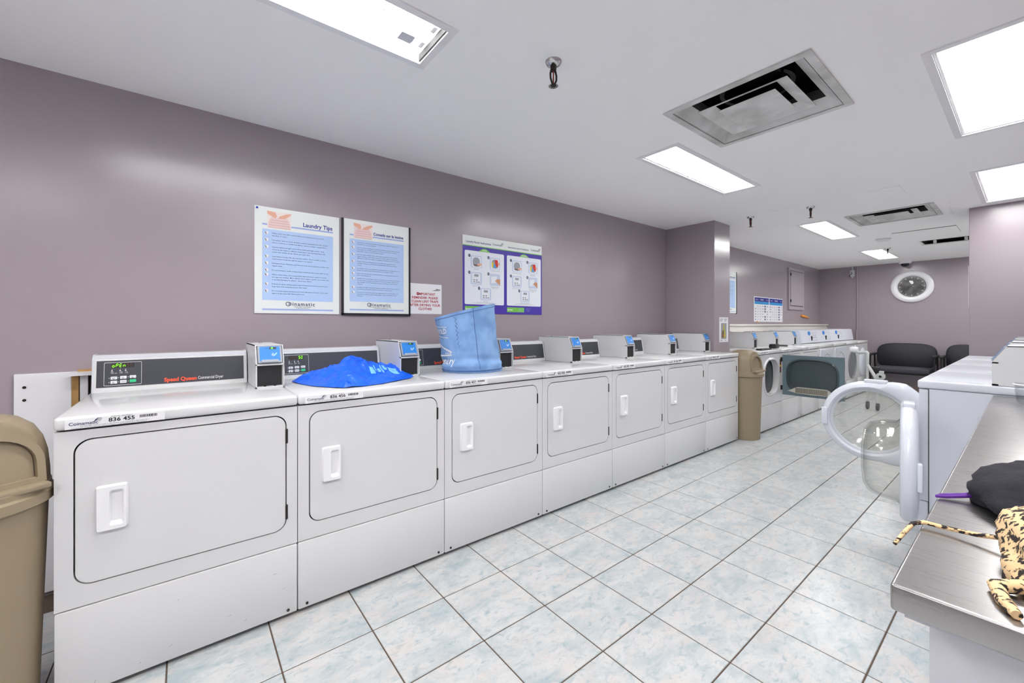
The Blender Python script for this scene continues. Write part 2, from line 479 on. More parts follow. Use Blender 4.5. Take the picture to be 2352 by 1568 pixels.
LAB = ['open fluorescent fixture without a cover above the nearest dryers', 'added unseen ceiling panel over the left wall behind the camera', 'lit ceiling panel beside the nearest square air vent', 'lit ceiling panel in line with the second air vent, past the pillar',
       'farthest lit ceiling panel, near the far wall and sprinkler', 'unseen lit ceiling panel above the steel table', 'largest lit ceiling panel at the right edge, above the near washers', 'lit ceiling panel just in front of the mauve right wall', 'added unseen ceiling panel just behind the camera on the right', 'added ceiling panel hidden beyond the mauve right wall', 'added ceiling panel hidden in the far right corner', 'rearmost added unseen ceiling panel behind the camera on the right']
for k, h in enumerate(LIGHTS): troffer(*h, LAB[k], open_=(k == 0), lens={1: LENS_B, 5: LENS_B, 8: LENS_B, 11: LENS_B, 6: LENS_R, 7: LENS_R, 9: LENS_R, 10: LENS_R}.get(k))

# ---------------------------------------------------------------- ceiling vents
def vent(x0, x1, y0, y1, label):
    t = thing('air_vent', label, 'air vent', ((x0 + x1) / 2, (y0 + y1) / 2, CZ), group='square ceiling air vents')
    H = (x1 - x0) / 2
    def ring(g, a, za, b_, zb):
        g.add([(s1 * a, s2 * a, za) for s1, s2 in ((-1, -1), (1, -1), (1, 1), (-1, 1))] + [(s1 * b_, s2 * b_, zb) for s1, s2 in ((-1, -1), (1, -1), (1, 1), (-1, 1))],
              [(i, (i + 1) % 4, 4 + (i + 1) % 4, 4 + i) for i in range(4)])
        return g
    f = .034
    g = G(); ring(g, H + f, -.008, H, -.008); ring(g, H + f, -.008, H + f, -.0005); ring(g, H, -.008, H, .0)
    g.build('outer_frame', VENTW, t)
    g = G(); ring(g, H - .004, -.004, H - .06, .04)
    g.build('outer_cone', VENTW, t)
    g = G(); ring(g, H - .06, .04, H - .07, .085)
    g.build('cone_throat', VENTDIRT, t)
    m1, m2 = H - .092, H - .155
    g = G(); ring(g, m1, -.006, m2, .02)
    g.build('middle_cone', VENTW, t)
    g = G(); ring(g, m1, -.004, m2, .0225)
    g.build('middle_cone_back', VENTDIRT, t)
    q = H - .165
    G().add([(-q, -q, -.006), (q, -q, -.006), (q, q, -.006), (-q, q, -.006), (0, 0, .006)], [(0, 1, 4), (1, 2, 4), (2, 3, 4), (3, 0, 4)]).build('centre_plate', VENTW, t)
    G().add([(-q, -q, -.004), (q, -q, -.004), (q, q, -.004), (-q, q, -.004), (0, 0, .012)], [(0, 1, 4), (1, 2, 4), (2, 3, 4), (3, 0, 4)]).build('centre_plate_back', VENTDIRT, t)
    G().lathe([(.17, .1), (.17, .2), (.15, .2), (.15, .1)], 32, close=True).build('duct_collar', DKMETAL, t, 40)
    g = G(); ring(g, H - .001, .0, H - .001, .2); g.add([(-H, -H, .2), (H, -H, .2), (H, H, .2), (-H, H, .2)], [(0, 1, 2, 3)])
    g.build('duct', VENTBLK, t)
    for sx in (-1, 1):
        for sy in (-1, 1): G().box(sx * .15 - .012, sx * .15 + .012, sy * (H - .13) - .003, sy * (H - .13) + .003, .012, .1).build('bracket', DKMETAL, t)
    return t
vent(*VENTS[0], 'large square air vent between the nearest ceiling panels')
vent(*VENTS[1], 'square air vent farther back, beside the mauve right wall')
t = thing('slot_vent', 'long slotted ceiling vent cut off by the mauve right wall', 'air vent', (8.0, .66, CZ))
G().box(-.2, .2, -.27, .27, -.004, -.0003).build('back_plate', VENTBLK, t)
G().add([(-.2, -.27, -.05), (-.17, -.27, -.05), (.2, -.27, -.006), (-.2, .27, -.05), (-.17, .27, -.05), (.2, .27, -.006), (.2, -.27, -.0005), (.2, .27, -.0005), (-.17, -.27, -.044), (-.17, .27, -.044)],
        [(0, 1, 4, 3), (1, 2, 5, 4), (2, 6, 7, 5), (6, 8, 9, 7), (0, 8, 9, 3)]).build('deflector', VENTW, t)
for yy in (-.14, .14): G().box(-.2, -.17, yy - .015, yy + .015, -.046, -.004).build('bracket', VENTW, t)
t = thing('access_hatch', 'flush white access hatch in the ceiling beyond the second vent', 'hatch', (7.09, .805, CZ))
G().box(-.25, .25, -.272, .272, -.003, -.0003).build('shadow_frame', GAP, t)
G().box(-.243, .25, -.272, .272, -.006, -.002).build('frame', CEIL, t)
G().box(-.16, .2, -.215, .215, -.0075, -.006).build('door', CEIL, t)
t = thing('access_hatch', 'small flush patch panel in the ceiling above the pillar', 'hatch', (4.68, 1.53, CZ))
G().box(-.1, .1, -.1, .1, -.003, -.0003).build('door', CEIL, t)
t = thing('speaker_grille', 'faint white square ceiling speaker grille in front of the second vent', 'speaker', (4.67, .815, CZ))
G().box(-.14, .14, -.15, .15, -.004, -.0003, .001, 1).build('frame', CEIL, t)
G().lathe([(.1, 0), (.1, -.003), (.0, -.004)], 32, lambda x, y, h: (x, y, h - .004)).build('grille', CEIL, t)

# ---------------------------------------------------------------- sprinklers, smoke detector, camera dome, junction box
def sprinkler(x, y, label, s=1.):
    t = thing('sprinkler_head', label, 'sprinkler', (x, y, CZ), group='sprinkler heads on the ceiling')
    G().lathe([(.0, -.018), (.018, -.018), (.030, -.012), (.036, 0), (.0, 0)], 24).build('escutcheon', CHROME, t, 40)
    G().lathe([(.0, -.04), (.012, -.04), (.014, -.018), (.014, -.002), (.0, -.002)], 12).build('body', DKMETAL, t, 40)
    for q in (-1, 1):
        G().tube([(q * .012, 0, -.038), (q * .018, 0, -.055), (q * .017, 0, -.075), (q * .006, 0, -.096), (0, 0, -.1)], .0042, 8).build('frame_arm', DKMETAL, t, 50)
    G().tube([(0, 0, -.04), (0, 0, -.092)], .003, 8).build('glass_bulb', mat('bulb', (150, 60, 50), .2), t)
    g = G().lathe([(.0, -.1), (.012, -.1), (.012, -.103), (.0, -.103)], 14)
    for k in range(14):
        a = 2 * math.pi * k / 14; c, s_ = math.cos(a), math.sin(a)
        g.add([(c * .011 - s_ * .002, s_ * .011 + c * .002, -.101), (c * .011 + s_ * .002, s_ * .011 - c * .002, -.101), (c * .021 + s_ * .0032, s_ * .021 - c * .0032, -.104), (c * .021 - s_ * .0032, s_ * .021 + c * .0032, -.104)], [(0, 1, 2, 3)])
    g.build('deflector', DKMETAL, t)
    return t
sprinkler(1.237, 1.274, 'black sprinkler head with chrome collar between open fixture and vent')
sprinkler(4.69, 1.315, 'black sprinkler head near the second air vent')
sprinkler(4.636, 1.828, 'small sprinkler head next to the mauve pillar top')
sprinkler(8.10, 1.318, 'sprinkler head at the corner of the farthest ceiling panel')
t = thing('smoke_detector', 'flat round white smoke detector on the ceiling', 'smoke detector', (7.21, 1.216, CZ))
G().lathe([(.075, 0), (.075, -.012), (.06, -.026), (.0, -.028)], 28).build('housing', PLASTIC_W, t, 40)
G().lathe([(.078, -.0005), (.078, -.006), (.07, -.007)], 28).build('base_ring', GREYTRIM, t, 40)
t = thing('security_camera', 'white dome security camera on the ceiling above the round clock', 'camera', (10.02, 1.40, CZ))
G().lathe([(.0, 0), (.085, 0), (.085, -.035), (.072, -.045), (.0, -.045)], 28).build('housing', PLASTIC_W, t, 40)
G().lathe([(.056, -.045), (.054, -.065), (.043, -.085), (.024, -.098), (.0, -.102)], 24).build('dome', BLACK, t, 60)
t = thing('junction_box', 'small grey electrical box with hanging wire high on far wall', 'electrical box', (FARX, 2.17, 2.2))
G().box(-.05, -.0005, -.035, .035, -.07, .05, .004).build('box', GREYTRIM, t)
G().tube([(-.02, 0, .05), (-.02, 0, .118)], .011, 8).build('conduit', GREYTRIM, t, 40)
G().tube([(-.05, .01, .01), (-.065, .0, -.02), (-.062, .03, -.05), (-.05, .04, -.075)], .005, 6).build('wire', BLACK, t, 60)
G().box(-.03, -.002, -.015, .012, -.1, -.07).build('bushing', GREYTRIM, t)
t = thing('wall_clock', 'large round clock with wide white ring on the far wall', 'clock', (FARX, 1.335, 1.875))
wf = lambda x, y, h: (-h, x, y)
G().lathe([(.285, .001), (.285, .02), (.268, .042), (.215, .046), (.19, .03), (.184, .012), (.184, .001)], 56, wf).build('ring', PLASTIC_W, t, 50)
G().lathe([(.0, .004), (.19, .004), (.19, .008), (.0, .009)], 48, wf).build('dial', mottle(mat('clock_dial', (70, 70, 74), .3), (58, 58, 62), (96, 94, 96), 12), t)
g = G()
for k in range(60):
    a = 2 * math.pi * k / 60; L = .032 if k % 5 == 0 else .016; wd = .004 if k % 5 == 0 else .0018
    c, s_ = math.cos(a), math.sin(a)
    g.add([(-.0105, c * 0.176 - s_ * wd, s_ * 0.176 + c * wd), (-.0105, c * 0.176 + s_ * wd, s_ * 0.176 - c * wd), (-.0105, c * (0.176 - L) + s_ * wd, s_ * (0.176 - L) - c * wd), (-.0105, c * (0.176 - L) - s_ * wd, s_ * (0.176 - L) + c * wd)], [(0, 1, 2, 3)])
g.build('minute_marks', WHITE_T, t)
G().lathe([(.184, .014), (.14, .03), (.08, .04), (.0, .043)], 40, wf).build('glass', GLASS, t, 60)

# ---------------------------------------------------------------- shared machine pieces
DW = .683
def coin_logo(g, fn, x, y, s, bold=.01):
    """the wordmark with its three waves"""
    g.text('Coinamatic', s, fn, x, y, bold, squash=1.0, spacing=.98)
    for k in range(3):
        pts = []
        for i in range(9):
            u = i / 8; pts.append((x + s * (3.75 + u * 1.1 + k * .12), y + s * (.62 + k * .22 + .13 * math.sin((u - .25) * 6.28) + u * .12)))
        g.add([fn(a, b_) for a, b_ in pts] + [fn(a + s * .03, b_ - s * .1) for a, b_ in pts], [(i, i + 1, 10 + i, 9 + i) for i in range(8)])
    return g

SEG = {'0': 'abcdef', '1': 'bc', '2': 'abged', '3': 'abgcd', '4': 'fgbc', '5': 'afgcd', '6': 'afgedc', '7': 'abc', '8': 'abcdefg', '9': 'abcdfg', 'o': 'gced', 'P': 'abfge', 'E': 'afged', 'n': 'gce'}
def seg_digit(g, fn, ch, x, y, w_, h_, on=True):
    t_ = h_ * .075; sl = lambda yy: (yy - y) * .12
    S_ = {'a': (x + t_, x + w_ - t_, y + h_, 'h'), 'g': (x + t_, x + w_ - t_, y + h_ / 2, 'h'), 'd': (x + t_, x + w_ - t_, y, 'h'),
          'f': (y + h_ / 2 + t_, y + h_ - t_, x, 'v'), 'b': (y + h_ / 2 + t_, y + h_ - t_, x + w_, 'v'), 'e': (y + t_, y + h_ / 2 - t_, x, 'v'), 'c': (y + t_, y + h_ / 2 - t_, x + w_, 'v')}
    for k, (a, b_, c, d) in S_.items():
        if (k in SEG.get(ch, '')) != on: continue
        q = [(a, c - t_), (b_, c - t_), (b_, c + t_), (a, c + t_)] if d == 'h' else [(c - t_, a), (c + t_, a), (c + t_, b_), (c - t_, b_)]
        g.flat([(px + sl(py), py) for px, py in q], fn)

def card_box(root, x0, x1, yf, zb, zm, zt, setb, yb, digits, name='card_reader_box', reader=True):
    """coin-slide style housing with a sloped card reader in front"""
    prof = [(yf, zb), (yf, zm), (yf + setb, zt), (yb, zt), (yb, zb)]
    w_ = .0035
    g = G()
    ins = [(yf + .016, zb + .004), (yf + .016, zm - .002), (yf + setb + .012, zt - .004), (yb, zt - .004), (yb, zb + .004)]
    g.prism(ins, x0 + w_, x1 - w_, YZ)
    for a in (x0, x1 - w_): g.prism(prof, a, a + w_, YZ)
    g.box(x0, x1, yf + setb, yb, zt - .004, zt, 0)
    g.box(x0, x1, yf, yf + .02, zm - .006, zm)
    g.box(x0, x1, yf, yf + .02, zb, zb + .007)
    b_ = g.build(name, COATED, root)
    G().box(x0 + .008, x1 - .008, yf + .012, yf + .0155, zb + .01, zm - .01).build('slot_panel', MESHBLK, b_)
    cx = (x0 + x1) / 2
    G().lathe([(.006, 0), (.006, .006), (.0, .007)], 10, lambda x, y, h: (cx - .005 + x, yb - .1 + y, zt + h)).build('lock', CHROME, b_, 40)
    for dx in (-.02, .02): G().lathe([(.005, 0), (.005, .004), (.0, .005)], 8, lambda x, y, h: (cx + dx + x, yf + .006 + y, zb + .0075 + h)).build('screw', DKMETAL, b_, 40)
    if not reader: return b_
    L = math.hypot(setb, zt - zm); ny, nz = -(zt - zm) / L, setb / L
    def sf(u, v, d=.0): return (cx + u, yf + setb * v / L + ny * d, zm + (zt - zm) * v / L + nz * d)
    hw = (x1 - x0) / 2 - .009
    g = G(); g.prism(rr(-hw, hw, .004, L - .008, .005, 3), -.014, .006, lambda u, v, d: sf(u, v, d)); g.build('reader_body', READER_G, b_)
    g = G(); g.prism(rr(-hw + .007, hw - .007, .012, L - .011, .004, 3), .006, .0075, lambda u, v, d: sf(u, v, d)); g.build('reader_face', READER, b_)
    g = G(); g.prism(rr(-hw * .72, hw * .72, .006, .018, .005, 3), .0076, .010, lambda u, v, d: sf(u, v, d)); g.build('card_ledge', READER_G, b_)
    f8 = lambda u, v: sf(u, v, .0079)
    g = G().flat([(-.002, L - .024), (.027, L - .024), (.027, L - .014), (-.002, L - .014)], f8); g.build('reader_screen', BLACK, b_)
    f9 = lambda u, v: sf(u, v, .0084)
    g = G(); q = .0
    for ch in digits: seg_digit(g, f9, ch, q + .001, L - .0225, .0042, .007); q += .0065
    g.build('reader_digits', LED, b_)
    g = G()
    for k in range(3):
        r0 = .005 + k * .0035
        pts = [(.002 + r0 * math.cos(a * .12), .042 + r0 * math.sin(a * .12)) for a in range(-6, 7)]
        pt2 = [(.002 + (r0 + .0013) * math.cos(a * .12), .042 + (r0 + .0013) * math.sin(a * .12)) for a in range(-6, 7)]
        g.add([f9(*a) for a in pts + pt2], [(i, i + 1, 14 + i, 13 + i) for i in range(12)])
    g.build('contactless_mark', WHITE_T, b_)
    G().flat([(.017, .034), (.03, .048), (.026, .052), (.014, .039)], f9).build('card_mark', READER_L, b_)
    for k in (0, 1): G().flat(ell(-.016 + k * .007, L - .02, .002, .002, 8), f9).build('sensor_dot', NAVY_T, b_)
    return b_

def number_label(root, num, x=.03, z0=.867, z1=.896, y=-.0085, clear=True):
    g = G().box(x - .004, x + .235, y - .0006, y, z0 - .001, z1 + .0005)
    b_ = g.build('number_label', mat('label_film', (232, 232, 234), .3), root)
    fn = lambda a, c: (a, y - .0012, c)
    coin_logo(G(), fn, x + .004, z0 + .010, .0148).build('logo_print', NAVY_T, b_)
    G().text(num, .0175, fn, x + .094, z0 + .0115, .02, squash=1.12).build('number_print', BLACK_T, b_)
    g = G(); q = x + .17; rnd = random.Random(num)
    while q < x + .214:
        wd = rnd.choice((.001, .0018, .0026)); g.flat([(q, z0 + .015), (q + wd, z0 + .015), (q + wd, z0 + .024), (q, z0 + .024)], fn); q += wd + rnd.choice((.0008, .0014))
    g.build('barcode_print', BLACK_T, b_)
    g = G().text('For immediate service or repair on this machine, please report the 6 digit machine ID to', .0046, fn, x + .03, z0 + .0045, .006)
    g.text("Pour du service ou une réparation immédiate de cet appareil, veuillez indiquer le numéro d'identification", .0042, fn, x + .01, z0 - .0002, .006)
    g.text("Machine ID - d'identification", .0046, fn, x + .1, z0 + .0265, .004)
    g.build('small_print', BLACK_T, b_)
    return b_

def handle_mesh(x0, x1, z0, z1, yd):
    """raised plate with a finger pocket on its right"""
    g = G(); yo = yd - .014
    ou = rr(x0, x1, z0, z1, .006, 3); ob = rr(x0 - .004, x1 + .004, z0 - .004, z1 + .004, .008, 3)
    px0 = x0 + (x1 - x0) * .42
    po = rr(px0, x1 - .006, z0 + .012, z1 - .012, .007, 3); pi = rr(px0 + .004, x1 - .012, z0 + .024, z1 - .020, .005, 3)
    n_ = len(ou)
    vs = [(a, yd, b_) for a, b_ in ob] + [(a, yo, b_) for a, b_ in ou] + [(a, yo, b_) for a, b_ in po] + [(a, yd - .001, b_) for a, b_ in pi]
    fs = []
    for lay in range(3):
        for i in range(n_):
            j = (i + 1) % n_; fs.append((lay * n_ + i, lay * n_ + j, (lay + 1) * n_ + j, (lay + 1) * n_ + i))
    fs.append(tuple(range(3 * n_, 4 * n_)))
    return g.add(vs, fs)

def front_frame(root, hole, z0, z1, name='front_panel', m=ENAMEL, thick=.022):
    g = G(); holed(g, .0015, DW - .0015, z0, z1, hole, 0, thick)
    return g.build(name, m, root)

def make_dryer(depth=.70):
    t = thing('dryer', 'x', 'dryer')
    G().box(.0015, DW - .0015, .022, depth, .02, .862).build('body', ENAMEL, t)
    G().box(.0005, DW - .0005, -.008, depth, .8635, .905, .011, 3).build('lid', ENAMEL, t, 40)
    front_frame(t, rr(.043, .643, .362, .830, .045, 8), .2985, .8585)
    G().box(.035, .65, .0205, .0218, .355, .84).build('door_gap_shade', GAP, t)  # dark sheet painting the shade seen through the gap round the door
    d = G().prism(rr(.0475, .6385, .3665, .8255, .041, 8), -.001, .02, XZ)
    d = d.build('door', ENAMEL, t)
    handle_mesh(.097, .167, .527, .667, -.001).build('handle', PLASTIC_W, d, 40)
    for z in (.405, .713):
        G().box(.638, .647, -.0045, .02, z, z + .06, .002, 1).build('hinge', DKMETAL, t)
    g = G().box(.0012, DW - .0012, -.003, .03, .018, .2945, .006, 2)
    lp = g.build('lower_panel', ENAMEL, t, 40)
    for xx in (.035, DW - .035):
        G().lathe([(.0055, 0), (.0055, .003), (.0, .004)], 10, lambda x, y, h: (xx + x, -.003 - h, .036 + y)).build('screw', DKMETAL, lp, 40)
    G().box(.006, DW - .006, .012, .02, .86, .864).build('lid_gap', GAP, t)
    G().box(.006, DW - .006, .012, .022, .294, .299).build('panel_gap', GAP, t)
    for xx in (.06, DW - .06):
        for yy in (.06, depth - .06): G().lathe([(.018, 0), (.018, .02)], 10, lambda x, y, h: (xx + x, yy + y, h)).build('foot', BLACK, t)
    return t

def add_console(t, txt, lit_from):
    """back console with control face; txt = six display characters"""
    x0, x1 = .012, .563
    prof = [(.575, .905), (.575, .914), (.597, 1.042), (.612, 1.058), (.625, 1.062), (.69, 1.062), (.69, .905)]
    g = G().prism([(q[0], q[1]) for q in prof], x0, x1, YZ)
    c = g.build('console', ENAMEL, t)
    (ya, za), (yb, zb) = prof[1], prof[2]
    L = math.hypot(yb - ya, zb - za); ny, nz = -(zb - za) / L, (yb - ya) / L
    sf = lambda u, v, d: (.048 + (u - .032) * .695 if .03 < u < .215 else u, ya + (yb - ya) * v / L + ny * d, za + (zb - za) * v / L + nz * d)
    for a in (x0 - .001, x1 - .005): G().prism([(q[0], q[1]) for q in [(.573, .906), (.573, .914), (.595, 1.043), (.611, 1.06), (.625, 1.065), (.691, 1.065), (.691, .906)]], a, a + .006, YZ).build('end_cap', GREYTRIM, c)
    g = G(); g.prism([(x0 + .013, .012), (x1 - .012, .012), (x1 - .012, L - .004), (x0 + .013, L - .004)], .0, .0015, sf); g.build('control_face', CHAR, c)
    G().prism([(.6, 1.047), (.6115, 1.0585), (.6125, 1.0575), (.601, 1.046)], x0 + .005, x1 - .006, YZ).build('grey_bevel', GREYTRIM, c)
    f2 = lambda u, v: sf(u, v, .0021)
    g = G(); o_ = rr(.032, .205, .018, L - .012, .004, 3); i_ = rr(.0335, .2035, .0195, L - .0135, .003, 3); n_ = len(o_)
    g.add([f2(*q) for q in o_ + i_], [(i, (i + 1) % n_, n_ + (i + 1) % n_, n_ + i) for i in range(n_)]); g.build('keypad_border', WHITE_T, c)
    G().flat([(.064, L - .036), (.17, L - .036), (.17, L - .016), (.064, L - .016)], f2).build('display_window', BLACK, c)
    f3 = lambda u, v: sf(u, v, .0027); f4 = lambda u, v: sf(u, v, .0031)
    a = G(); b_ = G()
    for k, ch in enumerate(txt):
        xx = .068 + k * .0165
        if ch != ' ': seg_digit(a, f4, ch, xx, L - .0325, .0095, .0135, True)
        seg_digit(b_, f3, '8' if ch == ' ' else ch, xx, L - .0325, .0095, .0135, ch == ' ')
    a.build('display_digits', LED, c); b_.build('display_unlit', LEDOFF, c)
    for (bx, bz, m) in ((.062, .044, BTN), (.105, .045, BTN), (.149, .046, BTN), (.062, .026, BTN), (.105, .027, BTN), (.149, .028, GREENBTN)):
        g = G(); g.prism(rr(bx, bx + .03, bz, bz + .0125, .0025, 3), .0015, .0034, sf); g.build('button', m, c)
        G().flat(ell(bx - .007, bz + .006, .0018, .0018, 8), f2).build('indicator', WHITE_T, c)
    g = G(); f5 = lambda u, v: sf(u, v, .0038)
    for bx, bz, s_ in ((.07, .0485, 'HIGH\nTEMP'), (.113, .0495, 'LOW\nTEMP'), (.157, .0505, 'NO\nHEAT'), (.07, .0305, 'MED\nTEMP'), (.112, .0315, 'DELICATE')):
        g.text(s_, .0048, f5, bx, bz, .01, squash=.9)
    g.build('button_print', BLACK_T, c)
    g = G()
    for bx, s_ in ((.058, 'INSERT\nCOINS / CARD'), (.098, 'DRYER\nDRYING'), (.123, 'COOL\nDOWN')): g.text(s_, .0048, f2, bx + .004, L - .056, .0, squash=.9)
    for bx in (.068, .105, .130): g.flat(ell(bx, L - .042, .0014, .0014, 6), f2); g.flat([(bx - .004, L - .05), (bx + .003, L - .05), (bx + .002, L - .046), (bx - .003, L - .046)], f2)
    g.build('status_print', WHITE_T, c)
    G().text('Speed Queen', .024, f2, .245, .021, .035, fit=.118).build('brand_print', ORANGE_T, c)
    G().text('Commercial Dryer', .0205, f2, .368, .0225, .0, fit=.098).build('model_print', WHITE_T, c)
    return c

# ---------------------------------------------------------------- first row of dryers
DX0 = -.3195; DY = 1.88
NUMS = ['836 455', '836 456', '836 457', '836 458', '836 459', '836 460', '836 461']
READ = ['18', '17', '16', '15', '14', '13', '12']
WHICH = ['nearest the camera with its display showing oPEn', 'second in the row, under the crumpled bright blue bag', 'third in the row, under the light blue laundry hamper',
         'fourth in the row, right of the laundry hamper', 'fifth in the row along the mauve wall', 'sixth in the row, next to last before the bin', 'last of the near row, beside the beige bin']
base = make_dryer()
add_console(base, 'oPEn  ', 0)
DRY = []
for k in range(7):
    d = base if k == 0 else copy_tree(base, skip=('console',))
    d.location = (DX0 + k * DW, DY, 0)
    tag(d, 'white commercial dryer %s, %s' % (NUMS[k], WHICH[k]), 'dryer', 'commercial dryers along the mauve wall')
    DRY.append(d)
for k in range(1, 7): add_console(DRY[k], '    50' if k == 1 else '      ', 0)
for k in range(7):
    card_box(DRY[k], .569, .682, .285, .9055, 1.015, 1.1, .036, .66, READ[k])
    number_label(DRY[k], NUMS[k])
g = G()
for (x, z, L, a) in ((.5, .06, .01, .3), (.6, .2, .014, .1), (.09, .04, .02, 1.2), (.45, .1, .012, .2), (.3, .22, .01, .9), (.28, .07, .008, .6), (.63, .13, .012, .4), (.2, .05, .006, .7)):
    c, s_ = math.cos(a) * L / 2, math.sin(a) * L / 2
    g.add([(x - c, -.0035, z - s_), (x + c, -.0035, z + s_), (x + c + .0006, -.0035, z + s_ - .0012), (x - c, -.0035, z - s_ - .0006)], [(0, 1, 2, 3)])
g.build('scuff_marks', mat('scuff', (120, 116, 112), .8), DRY[0])

# ---------------------------------------------------------------- far row: three dryers and four washers
FX0 = 4.852; FY = 1.84; FD = .68
FN = ['836 462', '836 463', '836 464']
def open_dryer():
    t = thing('dryer', 'white dryer with dark open drum and its grey door swung out', 'dryer', (FX0, FY, 0), group='machines in the far row')
    G().box(.0015, .03, .022, FD, .02, .862).build('side_panel', ENAMEL, t)
    G().box(DW - .03, DW - .0015, .022, FD, .02, .862).build('side_panel', ENAMEL, t)
    G().box(.03, DW - .03, FD - .02, FD, .02, .862).build('back_panel', ENAMEL, t)
    G().box(.0005, DW - .0005, -.008, FD, .8635, .905, .011, 3).build('lid', ENAMEL, t, 40)
    hole = ell(.36, .60, .205, .2, 40, 2.7)
    front_frame(t, hole, .2985, .8585)
    g = G(); lip = ell(.36, .60, .212, .207, 40, 2.7); li2 = ell(.36, .60, .2, .195, 40, 2.7); n_ = 40
    g.add([(a, -.012, b_) for a, b_ in lip] + [(a, -.012, b_) for a, b_ in li2] + [(a, .0, b_) for a, b_ in ell(.36, .6, .222, .217, 40, 2.7)] + [(a, .05, b_) for a, b_ in li2],
          [q for i in range(n_) for q in ((i, (i + 1) % n_, n_ + (i + 1) % n_, n_ + i), (i, 2 * n_ + i, 2 * n_ + (i + 1) % n_, (i + 1) % n_), (n_ + i, n_ + (i + 1) % n_, 3 * n_ + (i + 1) % n_, 3 * n_ + i))])
    g.build('port_rim', ENAMEL, t, 40)
    g = G().lathe([(.2, .05), (.29, .07), (.29, .55), (.0, .56)], 36, lambda x, y, h: (.345 + x, h, .58 + y))
    g.build('drum', DRUM, t, 40)
    for a in (40, 160, 280):
        G().box(-.02, .02, .1, .5, .22, .28, .01).build('drum_baffle', GREYTRIM, t, loc=(.345, 0, .58), rot=(0, R(a), 0))
    G().box(.24, .46, .04, .1, .385, .41, .006).build('lint_slot', SCREENP, t)
    G().box(.0012, DW - .0012, -.003, .03, .018, .2945, .006, 2).build('lower_panel', ENAMEL, t, 40)
    G().box(.62, .66, -.0012, -.0002, .63, .79).build('warning_label', mat('warning_dark', (90, 48, 32), .5), t)
    G().box(.62, .66, -.0018, -.0012, .70, .722).build('warning_stripe', mat('warning_yellow', (226, 190, 40), .5), t)
    # door folded out 90 degrees, its inner side towards the camera
    o_ = rr(.012, .592, .372, .838, .03, 5)
    g = G(); fn = lambda y_, z, x: (DW - .012 + x, -y_, z)
    hole = ell(.30, .60, .252, .205, 40, 3.0)
    holed(g, .012, .592, .372, .838, hole, .0, .03, fn)
    d = g.build('door', TEAL, t)
    g = G(); A = hole; B = ell(.30, .605, .236, .188, 40, 3.0); Cc = ell(.30, .605, .222, .175, 40, 3.)
    g.add([fn(a, b_, 0) for a, b_ in A] + [fn(a, b_, -.012) for a, b_ in B] + [fn(a, b_, .024) for a, b_ in Cc] , [q for i in range(40) for q in ((i, (i + 1) % 40, 40 + (i + 1) % 40, 40 + i), (40 + i, 40 + (i + 1) % 40, 80 + (i + 1) % 40, 80 + i))] + [tuple(range(80, 120))])
    g.build('door_dish', TEALD, d, 35)
    g = G(); q = [(.07, .425), (.16, .475), (.44, .475), (.53, .425), (.44, .405), (.3, .4), (.16, .405)]
    g.prism(q, -.018, .02, fn); g.build('lint_screen_frame', SCREENP, d)
    g = G()
    for i in range(22):
        for j in range(7):
            yy = .15 + i * .0138; zz = .412 + j * .0082 + .004 * (1 - ((i - 10.5) / 10.5) ** 2) * 0
            g.add([fn(yy, zz, -.0188), fn(yy + .0105, zz, -.0188), fn(yy + .0105, zz + .0062, -.0188), fn(yy, zz + .0062, -.0188)], [(0, 1, 2, 3)])
    o = g.build('lint_screen_holes', mat('screen_hole', (96, 84, 62), .8), d); o['kind'] = 'stuff'
    for z in (.43, .76): G().box(DW - .04, DW - .006, -.012, .004, z, z + .05, .002, 1).build('hinge', DKMETAL, t)
    for xx in (.06, DW - .06):
        for yy in (.06, FD - .06): G().lathe([(.018, 0), (.018, .02)], 10, lambda x, y, h: (xx + x, yy + y, h)).build('foot', BLACK, t)
    return t
far_a = open_dryer()
FAR = [far_a]
for k in (1, 2):
    d = copy_tree(base, skip=('console', 'card_reader_box', 'number_label', 'scuff_marks'))
    d.location = (FX0 + k * DW, FY, 0)
    for ch in CH(d):
        if ch.name.split('.')[0] == 'body': ch.scale = (1, (FD) / .70, 1)
        if ch.name.split('.')[0] == 'lid': ch.scale = (1, (FD) / .70, 1)
    tag(d, ['', 'white dryer behind the swung-out grey door', 'white dryer between the grey-door dryer and the round-port washers'][k], 'dryer', 'machines in the far row')
    FAR.append(d)
for k in range(3):
    card_box(FAR[k], .569, .682, .26, .9055, 1.015, 1.1, .036, .66, '1' + str(k))
    number_label(FAR[k], FN[k])

